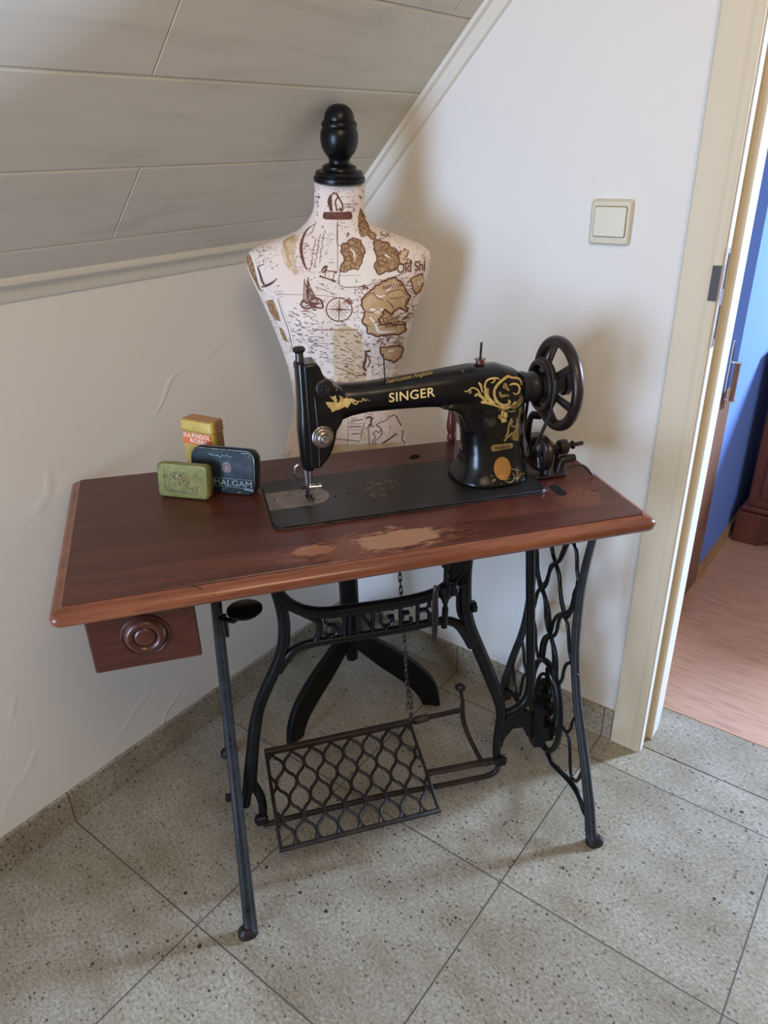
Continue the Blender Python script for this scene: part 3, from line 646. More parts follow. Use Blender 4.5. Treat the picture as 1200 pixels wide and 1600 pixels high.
# --- knee lifter hanging in front of the brace ---------------------
KL = [(0.6609,0.165,0.7152),(0.6615,0.165,0.6763),(0.6608,0.165,0.6322),(0.6616,0.165,0.579),(0.6596,0.165,0.5325)]
kn = part('lift_rod', MB().tube([(KL[0][0], 0.165, 0.787)]+KL, 0.0045, 10).tube([(KL[1][0], 0.165, KL[0][2]+0.02), (KL[1][0], 0.165, KL[1][2])], 0.009, 10).cyl(KL[3], KL[4], 0.0065), M['iron'], tab, MT)
part('collar', MB().lathe(KL[2], (0, 0, -1), [(0.007, -0.004), (0.013, 0.0), (0.015, 0.012), (0.013, 0.024), (0.008, 0.032), (0.006, 0.04)], 16).cyl(Vector(KL[2])+Vector((0, 0, -0.012)), Vector(KL[2])+Vector((0.052, 0.01, -0.012)), 0.0045).lathe(Vector(KL[2])+Vector((0.010, 0, -0.012)), (1, 0, 0), [(0.014, 0), (0.014, 0.01), (0.009, 0.016)], 14), M['iron'], kn, MT)
BL_ = [(0.6351,0.145,0.649),(0.6392,0.145,0.6336),(0.6411,0.145,0.5807),(0.6389,0.145,0.5347),(0.6364,0.145,0.5131),(0.6309,0.145,0.5111),(0.6281,0.145,0.5291),(0.6264,0.145,0.5836),(0.6287,0.145,0.6282),(0.6312,0.145,0.6454)]
part('knee_blade', MB().prism([Vector(p) for p in BL_], (0, 0.007, 0)), M['brown_iron'], kn, MT, smooth=30, bevel=0.002, label='brown flat blade')
part('hanger_plate', MB().prism([Vector(p) for p in [(0.6536,0.17,0.7109),(0.7144,0.17,0.7121),(0.7103,0.17,0.6722),(0.6893,0.17,0.6464),(0.6733,0.17,0.6374),(0.6676,0.17,0.6563),(0.6727,0.17,0.673),(0.6539,0.17,0.6821)]], (0, 0.006, 0)), M['iron'], kn, MT, smooth=30, bevel=0.001)

# --- treadle ---------------------------------------------------------
TQ = [(0.2794,0.3488,0.1208),(0.6389,0.3508,0.1211),(0.6328,0.1054,0.0819),(0.2769,0.1013,0.0812)]
def tq(a, b, dz=0.0):
    A, B, C_, D = [Vector(q) for q in TQ]
    p = A*(1-a)*(1-b)+B*a*(1-b)+C_*a*b+D*(1-a)*b
    return p+Vector((0, 0, dz))
tn = (tq(1, 0)-tq(0, 0)).cross(tq(0, 1)-tq(0, 0)).normalized()
tf = MB()
tf.tube([tq(0, 0), tq(1, 0), tq(1, 1), tq(0, 1)], 0.0058, 8, closed=True, flat=(1.25, 1.0), nrm=tn)
tf.tube([tq(-0.01, -0.01), tq(1.01, -0.01)], 0.0088, 8, nrm=tn)
treadle = part('treadle_frame', tf, M['rust_iron'], tab, MT, smooth=50)
tl = MB()
ncol = 15
for k in range(ncol+1):
    pts = []; nseg = 48
    for j in range(nseg+1):
        b = j/nseg
        ph = 2*math.pi*b*2.75
        s_ = math.cos(ph)*(1 if k % 2 == 0 else -1)
        s_ = math.copysign(abs(s_)**0.75, s_)
        a = (k+0.5*s_*0.96)/ncol
        a = min(1.0, max(0.0, a))
        pts.append(tq(a, b))
    tl.tube(pts, 0.0037, 7, nrm=tn)
part('treadle_grid', tl, M['rust_iron'], treadle, MT, smooth=60, label='open lattice of wavy iron bars')
ex = MB()
E1 = [(0.6395,0.3527,0.1214),(0.6874,0.3548,0.1218),(0.7807,0.3562,0.122),(0.7727,0.3252,0.117),(0.7683,0.2863,0.1108),(0.7698,0.2378,0.1031),(0.7729,0.2036,0.0976),(0.7852,0.1896,0.0953)]
ex.tube(E1[:3], [0.0065]*3, 8)
ex.tube(E1[2:], [0.0065, 0.006, 0.006, 0.006, 0.0065, 0.007, 0.007], 8, 3)
E2 = [(0.7807,0.3562,0.122),(0.7917,0.381,0.126),(0.7986,0.4141,0.1313)]
E3 = [(0.7996,0.4219,0.1375)]
ex.tube(E2, [0.0065, 0.005, 0.005], 8)
ex.ring(Vector(E3[0]), tn, 0.0095, 0.0048, 24, 8)
ex.tube([(0.6359,0.2024,0.0974),(0.6875,0.2,0.097),(0.7432,0.1984,0.0967),(0.7908,0.1954,0.0963),(0.8115,0.1938,0.096)], [0.008, 0.008, 0.008, 0.009, 0.009], 8, flat=(1.2, 0.7), nrm=tn)
part('treadle_arm', ex, M['rust_iron'], treadle, MT, smooth=50)
part('clamp', MB().cyl([(0.6507,0.351,0.1242)][0], [(0.6865,0.3521,0.1243)][0], 0.0105), M['dark_steel'], treadle, MT, label='grey steel clamp')
rod = MB()
RD = [(0.2399,0.19,0.087),(0.2496,0.19,0.0698),(0.2678,0.19,0.0658),(0.2896,0.19,0.0688),(0.4068,0.19,0.0699),(0.5277,0.19,0.071),(0.6526,0.19,0.0618),(0.7493,0.19,0.0579),(0.7902,0.19,0.0583),(0.8079,0.19,0.0698),(0.8115,0.19,0.0956)]
rod.tube(RD, 0.0065, 10, 3)
part('pivot_rod', rod, M['rust_iron'], treadle, MT, smooth=50)
for q in ([(0.2481,0.19,0.0843),(0.2481,0.19,0.0843)][0], [(0.818,0.19,0.0979),(0.818,0.19,0.0979)][0]):
    part('pivot_nut', MB().lathe(Vector(q)-Vector((0.011, 0, 0)), (1, 0, 0), [(0.006, -0.006), (0.013, 0.0), (0.013, 0.018), (0.006, 0.024)], 12), M['iron'], treadle, MT, smooth=40)

# --- chain ---------------------------------------------------------------
CH = [(0.6102,0.315,0.6085),(0.6098,0.315,0.5763),(0.612,0.315,0.5263),(0.6144,0.315,0.4749),(0.6167,0.315,0.422),(0.6192,0.315,0.3675),(0.6217,0.315,0.3114),(0.6243,0.315,0.2535),(0.6254,0.315,0.1943)]
def chain(pts, r=0.0014, pitch=0.0165, half=0.0115, wide=0.0036, name='chain'):
    P = catmull(pts, 8); D = [0]
    for a, b in zip(P[:-1], P[1:]): D.append(D[-1]+(b-a).length)
    def at(s):
        for i in range(len(D)-1):
            if D[i+1] >= s:
                q = (s-D[i])/max(1e-9, D[i+1]-D[i]); return P[i].lerp(P[i+1], q), (P[i+1]-P[i]).normalized()
        return P[-1], (P[-1]-P[-2]).normalized()
    mb = MB(); n = int(D[-1]/pitch)
    for k in range(n+1):
        c_, t = at(k*pitch)
        y = t.cross(Vector((0, 1, 0))).normalized(); x = y.cross(t)
        if k % 2: x, y = y, x
        x = (x+y*0.35).normalized()
        out = []
        for j in range(16):
            a = 2*math.pi*j/16; sx = math.cos(a); sy = math.sin(a)
            out.append(c_+t*(sy*wide+math.copysign(half-wide, sy) if abs(sy) > 1e-3 else 0)+x*(sx*wide))
        mb.tube(out, r, 6, closed=True)
    return mb
chn = part('chain', chain([Vector((CH[0][0], 0.315, 0.787))]+[Vector(p) for p in CH]), M['dark_steel'], tab, MT, smooth=60, label='thin steel chain hanging to the treadle')
part('chain_end', chain([Vector(p) for p in [(0.6254,0.308,0.2627),(0.63,0.308,0.2384),(0.6314,0.308,0.2086),(0.6279,0.308,0.1695),(0.6261,0.308,0.1497)]], name='chain_end'), M['dark_steel'], chn, MT, smooth=60)

# ================================================================ SEWING MACHINE
ZB = 0.827                      # top of the bed plate
WM = 0.240                      # mid line of the machine
sm = base('sewing_machine', 'black and gold vintage sewing machine with a big spoked handwheel, standing on the treadle table', 'sewing machine', (0.60, WM, 0.8205), MT)
bedp = [Vector((x, y, 0.8203)) for x, y in ((0.3420, 0.3405), (0.3345, 0.333), (0.3345, 0.160), (0.338, 0.147), (0.348, 0.1385), (0.842, 0.1365), (0.850, 0.142), (0.855, 0.160), (0.855, 0.3405))]
part('bed', MB().prism(bedp, (0, 0, 0.0067)), M['japan_worn'], sm, MT, smooth=30, bevel=0.0012)
part('bed_rim', MB().tube([Vector((x, y, 0.8215)) for x, y in ((0.855, 0.145), (0.842, 0.1362), (0.348, 0.138), (0.3375, 0.147), (0.334, 0.160), (0.334, 0.333))], 0.0009, 6), M['dark_steel'], sm, MT)
# slide plate and needle plate
zp = ZB+0.0001
part('slide_plate', MB().prism([(0.3352, 0.2085, zp-0.001), (0.4015, 0.2085, zp-0.001), (0.4000, 0.2830, zp-0.001), (0.3352, 0.2830, zp-0.001)], (0, 0, 0.0016)), M['plate'], sm, MT, bevel=0.0003, label='brown steel slide plate')
arc = [(0.402, 0.2085)]+[(0.4165+0.0365*math.sin(a), 0.2458-0.0373*math.cos(a)) for a in [math.pi*k/20 for k in range(21)]]+[(0.4005, 0.2830)]
npt = part('needle_plate', MB().prism([(x, y, zp-0.001) for x, y in arc], (0, 0, 0.0016)), M['plate'], sm, MT, bevel=0.0003, label='half-round brown steel needle plate')
part('screw', MB().cyl((0.349, 0.247, zp), (0.349, 0.247, zp+0.0009), 0.0022, sides=12), M['dark'], npt, MT)
part('screw', MB().cyl((0.430, 0.224, zp), (0.430, 0.224, zp+0.0010), 0.0022, sides=12), M['dark_steel'], npt, MT)
part('feed_slot', MB().box((0.408, 0.240, zp), (0.420, 0.254, zp+0.0009)), M['dark'], npt, MT, smooth=0)
for (x, y) in ((0.462, 0.232), (0.49, 0.236)):
    part('screw', MB().cyl((x, y, ZB), (x, y, ZB+0.0005), 0.0022, sides=12), M['dark'], sm, MT)

# body: arm, column, head cast in one piece
body = MB()
def superell(cu, cw, z, a, b, n=36, e=2.6):
    out = []
    for k in range(n):
        t = 2*math.pi*k/n; c_, s_ = math.cos(t), math.sin(t)
        out.append(Vector((cu+a*math.copysign(abs(c_)**(2/e), c_), cw+b*math.copysign(abs(s_)**(2/e), s_), z)))
    return out
col = [  # z, left u, right u, half depth
 (0.8272, 0.698, 0.851, 0.074), (0.832, 0.6975, 0.850, 0.072), (0.838, 0.700, 0.848, 0.068), (0.848, 0.706, 0.846, 0.062), (0.862, 0.713, 0.844, 0.056), (0.882, 0.717, 0.8415, 0.050),
 (0.905, 0.7175, 0.840, 0.046), (0.930, 0.7145, 0.8395, 0.044), (0.950, 0.709, 0.8395, 0.043), (0.975, 0.70, 0.839, 0.0425), (1.000, 0.70, 0.835, 0.0415), (1.018, 0.70, 0.826, 0.0385), (1.032, 0.705, 0.812, 0.033), (1.043, 0.715, 0.795, 0.026), (1.050, 0.73, 0.775, 0.014)]
body.rings([superell((l+r)/2, WM+0.003*max(0, (0.86-z)/0.03), z, (r-l)/2, h, e=2.5) for z, l, r, h in col])
arm = [  # u, z centre, half height, half depth
 (0.436, 1.000, 0.058, 0.0285), (0.452, 1.000, 0.053, 0.029), (0.466, 1.003, 0.038, 0.029), (0.480, 1.0080, 0.0335, 0.0292), (0.500, 1.011, 0.0295, 0.0295), (0.53, 1.0125, 0.0275, 0.0295), (0.5875, 1.0135, 0.0290, 0.031),
 (0.64, 1.0145, 0.0320, 0.0335), (0.685, 1.0145, 0.0360, 0.037), (0.73, 1.0130, 0.0410, 0.040), (0.78, 1.0110, 0.0410, 0.0405), (0.815, 1.005, 0.034, 0.036), (0.832, 1.000, 0.027, 0.030)]
def ring_u(u, zc, h, d, n=36, e=2.3):
    out = []
    for k in range(n):
        t = 2*math.pi*k/n; c_, s_ = math.cos(t), math.sin(t)
        out.append(Vector((u, WM+d*math.copysign(abs(c_)**(2/e), c_), zc+h*math.copysign(abs(s_)**(2/e), s_))))
    return out
body.rings([ring_u(*q) for q in arm])
# fillet under the arm at the column
body.prism([Vector((u, WM-0.034, z)) for u, z in ((0.660, 0.985), (0.690, 0.9765), (0.702, 0.968), (0.711, 0.952), (0.716, 0.93), (0.75, 0.93), (0.75, 0.99))], (0, 0.068, 0))
# head block
hp = [(0.417, 1.087), (0.440, 1.088), (0.446, 1.080), (0.4495, 1.068), (0.456, 1.056), (0.468, 1.045), (0.480, 1.039), (0.480, 0.978), (0.476, 0.9725), (0.469, 0.963), (0.4665, 0.949), (0.461, 0.930), (0.452, 0.914), (0.435, 0.895), (0.417, 0.895)]
body.prism([Vector((u, WM-0.028, z)) for u, z in hp], (0, 0.056, 0))
bo = part('machine_body', body, M['japan'], sm, MT, smooth=0)
rm = bo.modifiers.new('remesh', 'REMESH'); rm.mode = 'VOXEL'; rm.voxel_size = 0.0022; rm.use_smooth_shade = True
smo = bo.modifiers.new('smooth', 'SMOOTH'); smo.factor = 0.6; smo.iterations = 14
bpy.context.view_layer.update()
dg = bpy.context.evaluated_depsgraph_get()
me2 = bpy.data.meshes.new_from_object(bo.evaluated_get(dg)); bo.modifiers.clear(); bo.data = me2
for p in me2.polygons: p.use_smooth = True
print('BODY', len(me2.polygons))

def cpx(pts, ox=0, oy=0, s=1.0): return [(ox+x/s, oy+y/s) for x, y in pts]
class Surface:
    """follows the real surface of an object: marks are laid on it point by point"""
    def __init__(s, o):
        s.o = o; s.mw = ROOTM[o.name]; vs = [s.mw @ v.co for v in o.data.vertices]
        s.t = BVHTree.FromPolygons(vs, [tuple(p.vertices) for p in o.data.polygons])
    def hit(s, x, y, lift=0.0004):
        d = (CAM_F+CAM_R*((x-600)/FPX)-CAM_U*((y-800)/FPX)).normalized()
        loc, n, i, dist = s.t.ray_cast(CAM_C, d)
        if loc is None: return None
        if n.dot(d) > 0: n = -n
        if -n.dot(d) < 0.06: return None
        return loc+n*lift
def marks_mesh(surf, strokes=(), polys=(), lift=0.0004, ss=4, cell=3.0):
    """strokes: (points, widths, closed) in image pixels; polys: outlines; laid on the surface"""
    mb = MB()
    for st in strokes:
        pts, w = st[0], st[1]; closed = st[2] if len(st) > 2 else False
        P = [Vector((x, y, 0)) for x, y in pts]
        ws = list(w) if isinstance(w, (list, tuple)) else [w]*len(P)
        if len(P) > 2 and ss > 1: ws = lerp_list(ws, ss, len(P), closed); P = catmull(P, ss, closed)
        if len(P) == 2:
            n = max(2, int((P[1]-P[0]).length/4)); P = [P[0].lerp(P[1], k/n) for k in range(n+1)]; ws = [ws[0]+(ws[-1]-ws[0])*k/n for k in range(n+1)]
        L = len(P); row = []
        for i in range(L):
            a = P[(i-1) % L] if (closed or i > 0) else P[i]; b = P[(i+1) % L] if (closed or i < L-1) else P[i]
            t = (b-a)
            if t.length < 1e-6: t = Vector((1, 0, 0))
            t.normalize(); nn = Vector((-t.y, t.x, 0))*ws[i]*0.5
            q1 = surf.hit(P[i].x+nn.x, P[i].y+nn.y, lift); q2 = surf.hit(P[i].x-nn.x, P[i].y-nn.y, lift)
            row.append((q1, q2) if q1 and q2 and (q1-q2).length < 0.03 else None)
        rng = L if closed else L-1
        for i in range(rng):
            a, b = row[i], row[(i+1) % L]
            if a and b and (a[0]-b[0]).length < 0.03: mb.add([a[0], b[0], b[1], a[1]], [(0, 1, 2, 3)])
    for pl in polys:
        bm = bmesh.new(); vs = [bm.verts.new((x, y, 0)) for x, y in pl]
        try: f = bm.faces.new(vs)
        except Exception: bm.free(); continue
        bmesh.ops.triangulate(bm, faces=bm.faces[:])
        for _ in range(5):
            es = [e for e in bm.edges if e.calc_length() > cell]
            if not es: break
            bmesh.ops.subdivide_edges(bm, edges=es, cuts=1)
            bmesh.ops.triangulate(bm, faces=bm.faces[:])
        bm.verts.ensure_lookup_table()
        H = {v.index: None for v in bm.verts}; bm.verts.index_update()
        H = {v.index: surf.hit(v.co.x, v.co.y, lift) for v in bm.verts}
        for f in bm.faces:
            q = [H[v.index] for v in f.verts]
            if all(q) and max((q[i]-q[i-1]).length for i in range(len(q))) < 0.03: mb.add(q, [tuple(range(len(q)))])
        bm.free()
    return mb
def text_polys(txt, o, ex, ey, size=1.0, shear=0.0, space=1.0, bold=0.0):
    """font outlines turned into triangles placed by origin o and axes ex, ey (pixels per em)"""
    cu = bpy.data.curves.new('t', 'FONT'); cu.body = txt; cu.size = size; cu.space_character = space; cu.offset = bold; cu.resolution_u = 4; cu.shear = shear
    ob = bpy.data.objects.new('t', cu); COL.objects.link(ob)
    bpy.context.view_layer.update()
    me = bpy.data.meshes.new_from_object(ob.evaluated_get(bpy.context.evaluated_depsgraph_get()))
    bmt = bmesh.new(); bmt.from_mesh(me); bmesh.ops.triangulate(bmt, faces=bmt.faces[:]); bmt.to_mesh(me); bmt.free()
    out = []
    for p in me.polygons:
        out.append([(o[0]+me.vertices[i].co.x*ex[0]+me.vertices[i].co.y*ey[0], o[1]+me.vertices[i].co.x*ex[1]+me.vertices[i].co.y*ey[1]) for i in p.vertices])
    bpy.data.objects.remove(ob); bpy.data.curves.remove(cu); bpy.data.meshes.remove(me)
    return out
def mark(name, surf, mat, parent, strokes=(), polys=(), label=None, lift=0.0004, ss=4):
    mb = marks_mesh(surf, strokes, polys, lift, ss)
    if not mb.v: return None
    o = part(name, mb, mat, parent, MW, smooth=0, label=label)
    for p in o.data.polygons: p.use_smooth = False
    return o

# face plate: long rounded blued cover on the head end
fp = MB()
fpz = [(0.888, 0.009, 0.014), (0.893, 0.0125, 0.017), (0.905, 0.0140, 0.019), (0.93, 0.0155, 0.022), (0.965, 0.0165, 0.024), (0.985, 0.0155, 0.0235), (1.01, 0.0135, 0.022), (1.05, 0.0125, 0.021), (1.083, 0.0125, 0.0205), (1.087, 0.0115, 0.0195)]
fp.rings([superell(0.417, WM-0.003, z, a, b, 28, 2.6) for z, a, b in fpz])
fpo = part('face_plate', fp, M['japan'], sm, MT, smooth=50, label='glossy blue-black face plate')
part('plate_seam', MB().tube([Vector((0.4300, WM-0.0255, 1.083)), Vector((0.4325, WM-0.0275, 1.02)), Vector((0.434, WM-0.0285, 0.97)), Vector((0.433, WM-0.028, 0.90))], 0.0009, 6, 4), M['dark_steel'], sm, MT)
SB = Surface(bo)
mark('lever_slot', SB, M['dark'], sm, polys=[cpx([(245, 415), (285, 415), (322, 930), (290, 945), (262, 640)], 450, 530, 8)])
# needle bar post, needle bar, presser bar and foot
part('top_cap', MB().lathe((0.415, WM, 1.078), (0, 0, 1), [(0.0115, 0), (0.0115, 0.008), (0.0075, 0.010), (0.0070, 0.024), (0.0105, 0.027), (0.0115, 0.031), (0.0085, 0.0345), (0.0, 0.035)], 20), M['dark_steel'], sm, MT, smooth=50)
nb = part('needle_bar', MB().cyl((0.4185, WM-0.006, 0.852), (0.4185, WM-0.006, 0.90), 0.0040, sides=14), M['chrome'], sm, MT)
pb = part('presser_bar', MB().cyl((0.4125, WM+0.006, 0.8455), (0.4125, WM+0.006, 0.90), 0.0034, sides=14), M['steel'], sm, MT)
part('needle_clamp', MB().lathe((0.413, WM-0.008, 0.8525), (1, -0.1, 0), [(0.003, 0), (0.0052, 0.001), (0.0052, 0.012), (0.0035, 0.013), (0.0035, 0.019), (0.0062, 0.0195), (0.0062, 0.0235), (0, 0.024)], 14), M['chrome'], nb, MT)
part('needle', MB().cyl((0.4185, WM-0.006, 0.831), (0.4185, WM-0.006, 0.853), 0.0008, sides=8), M['chrome'], nb, MT)
ft = MB().box((0.4085, WM-0.002, 0.833), (0.4150, WM+0.008, 0.850)).box((0.4105, WM-0.018, 0.8305), (0.4145, WM+0.008, 0.8335)).box((0.4185, WM-0.018, 0.8305), (0.4225, WM+0.004, 0.8335)).box((0.4105, WM+0.000, 0.8305), (0.4225, WM+0.008, 0.8335))
part('presser_foot', ft, M['dark_steel'], pb, MT, smooth=0, bevel=0.0006)
part('foot_screw', MB().lathe((0.409, WM+0.004, 0.849), (-1, -0.2, 0), [(0.003, 0), (0.004, 0.004), (0.004, 0.008), (0, 0.009)], 10), M['dark_steel'], pb, MT)
part('presser_lever', MB().tube([(0.400, WM+0.01, 0.893), (0.394, WM+0.012, 0.888), (0.393, WM+0.014, 0.876)], [0.0025, 0.003, 0.002], 8), M['steel'], sm, MT)
part('thread_guide', MB().tube([(0.403, WM+0.03, 0.853), (0.395, WM+0.055, 0.856), (0.385, WM+0.075, 0.852)], [0.003, 0.006, 0.005], 8, 3, flat=(1, 0.3)), M['dark_steel'], pb, MT)
# tension knob and screw on the head front
def front_knob(x, y, prof, mat, name, label=None):
    p = SB.hit(x, y, -0.004)
    ax = (MT.to_3x3() @ Vector((0.10, -1, 0.05))).normalized()
    return part(name, MB().lathe(p, ax, prof, 28), mat, sm, MW, smooth=45, label=label)
front_knob(504, 683, [(0.0200, 0), (0.0200, 0.0065), (0.0185, 0.0075), (0.0165, 0.0060), (0.0165, 0.0105), (0.0150, 0.0115), (0.0120, 0.0115), (0.0115, 0.0160), (0.0098, 0.0170), (0.0085, 0.0165), (0.0080, 0.0230), (0.0066, 0.0242), (0.0, 0.0236)], M['steel'], 'tension_dial', 'steel tension discs with knurled nut')
front_knob(507, 607, [(0.0160, 0), (0.0160, 0.0050), (0.0140, 0.0065), (0.0110, 0.0070), (0.0085, 0.0068), (0.0080, 0.0120), (0.0070, 0.0125), (0.0062, 0.0118), (0.0, 0.0118)], M['japan_worn'], 'pressure_boss')
front_knob(508, 606, [(0.0055, 0.0125), (0.0055, 0.0140), (0.0, 0.0142)], M['dark_steel'], 'screw_head')
part('screw_head', MB().cyl((0.4385, WM-0.031, 0.972), (0.4385, WM-0.0275, 0.972), 0.0028, sides=10), M['dark_steel'], sm, MT)
# slotted lever plate on the column
mark('stitch_slot_plate', SB, M['brown_iron'], sm, polys=[cpx([(505, 120), (515, 40), (540, 0), (590, -12), (632, 5), (648, 45), (655, 120), (665, 160), (640, 215), (590, 245), (545, 240), (512, 210)], 690, 640, 8)], lift=0.0016, label='slotted stitch plate')
mark('stitch_slot', SB, M['dark'], sm, polys=[cpx([(568, 95), (568, 45), (585, 25), (602, 45), (602, 95)], 690, 640, 8)], lift=0.0022)
front_knob(764, 657, [(0.0088, 0.004), (0.0095, 0.0130), (0.0090, 0.0150), (0.0, 0.0158)], M['dark_steel'], 'stitch_knob', 'knurled stitch length knob')
mark('oil_hole', SB, M['dark'], sm, polys=[cpx([(460, 830), (468, 805), (482, 798), (495, 812), (495, 838), (482, 855), (468, 852)], 690, 640, 8)])
# spool pins, thread rod
part('spool_pin', MB().lathe((0.7485, WM, 1.046), (0, 0, 1), [(0.010, 0), (0.010, 0.002), (0.0078, 0.003), (0.0078, 0.013), (0.0108, 0.0145), (0.0108, 0.0155), (0.003, 0.016)], 20), M['spindle'], sm, MT, smooth=45, label='small red wooden collar with pin')
part('pin', MB().tube([(0.7485, WM, 1.055), (0.750, WM, 1.092)], 0.0023, 10), M['dark_steel'], sm, MT)
PN = [(0.5669,0.24,1.0416),(0.5645,0.24,1.0871)]
part('thread_pin', MB().tube([Vector(PN[0])-Vector((0, 0, 0.01)), PN[1]], 0.0014, 8), M['dark_steel'], sm, MT)
RD2 = [(0.7228,0.29,0.947),(0.7224,0.29,0.8399)]
part('lifter_wire', MB().tube(RD2, 0.0012, 8), M['steel'], sm, MT)
# handwheel
ax = Vector((1, 0, 0)); HC = Vector((0, WM, 0.9985))
def at_u(u): return Vector((u, HC.y, HC.z))
hub = MB().lathe(at_u(0.828), ax, [(0.031, 0), (0.031, 0.010), (0.0285, 0.012), (0.0275, 0.024), (0.0285, 0.026), (0.0285, 0.034), (0.024, 0.037), (0.021, 0.040), (0.021, 0.054), (0.0, 0.054)], 40)
part('hub', hub, M['japan_worn'], sm, MT, smooth=40)
whl = part('handwheel', MB().tube([at_u(0.909)+Vector((0, 0.0795*math.cos(a), 0.0795*math.sin(a))) for a in [2*math.pi*k/64 for k in range(64)]], 0.0100, 16, closed=True, flat=(1.0, 1.0), nrm=ax).tube([at_u(0.909)+Vector((0, 0.083*math.cos(a), 0.083*math.sin(a))) for a in [2*math.pi*k/64 for k in range(64)]], 0.0085, 16, closed=True, flat=(1, 1.25), nrm=ax), M['brown_iron'], sm, MT, smooth=60, label='big five-spoked handwheel')
for k in range(6):
    a = math.radians(22+k*60)
    d = Vector((0, math.cos(a), math.sin(a)))
    part('spoke', MB().tube([at_u(0.885)+d*0.020, at_u(0.893)+d*0.045, at_u(0.905)+d*0.074], [0.0085, 0.0068, 0.0080], 10, 3, flat=(1.15, 0.75), nrm=ax), M['brown_iron'], whl, MT, smooth=60)
pu = MB()
pu.rings([[at_u(0.868+du)+Vector((0, r*math.cos(a), r*math.sin(a))) for a in [2*math.pi*j/56 for j in range(56)]] for r, du in ((0.047, 0.000), (0.0500, 0.002), (0.0500, 0.005), (0.0465, 0.008), (0.0465, 0.012), (0.0500, 0.015), (0.0500, 0.018), (0.0405, 0.018), (0.0405, 0.0), (0.047, 0.0))], cap=False)
part('belt_pulley', pu, M['brown_iron'], whl, MT, smooth=40)
part('hub_end', MB().lathe(at_u(0.872), ax, [(0.020, 0), (0.024, 0.006), (0.024, 0.022), (0.0195, 0.026), (0.0195, 0.046), (0.0235, 0.048), (0.0235, 0.058), (0.019, 0.061), (0.0, 0.061)], 32), M['japan_worn'], whl, MT, smooth=40)

# ---- gold transfers ------------------------------------------------
mark('gold_lettering', SB, M['gold_pale'], sm, polys=text_polys('SINGER', (607.5, 628.5), (20.6, -2.75), (-0.7, -20.0), 1.0, 0, 1.06, 0.012), label='gold SINGER lettering on the arm')
mark('small_lettering', SB, M['gold'], sm, polys=text_polys('Fabrication Anglaise', (603, 599.5), (9.2, -1.9), (0.5, -8.6), 1.0, 0.1, 0.98, 0.0)+text_polys('The Singer Manufacturing', (629, 585.6), (6.6, -1.25), (1.4, -5.0), 1.0, 0.1, 0.86, 0.012))
o_ = (450, 530, 8)
leafs = [[(465, 790), (490, 785), (492, 815), (520, 850), (560, 872), (600, 860), (625, 830), (635, 790), (650, 740), (635, 705), (670, 715), (700, 745), (748, 722), (742, 745), (790, 738), (830, 752), (858, 772), (842, 786), (800, 770), (790, 795), (745, 815), (752, 850), (735, 862), (715, 840), (690, 855), (640, 880), (590, 890), (572, 905), (550, 912), (540, 880), (500, 845), (480, 805)],
         [(515, 710), (560, 722), (595, 700), (600, 735), (618, 760), (600, 800), (570, 830), (582, 790), (560, 755)]]
mark('head_scroll', SB, M['gold'], sm, polys=[cpx(p, *o_) for p in leafs], strokes=[(cpx([(800, 772), (818, 800), (850, 812), (870, 795), (862, 778), (900, 778), (930, 770), (925, 745)], *o_), [2.2, 2, 1.8, 1.6, 1.6, 1.5, 1.4, 0.8]), (cpx([(925, 745), (950, 745), (962, 770), (985, 755), (1018, 768)], *o_), [1, 1.5, 1.6, 1.2, 0.5])])
o_ = (720, 520, 6)
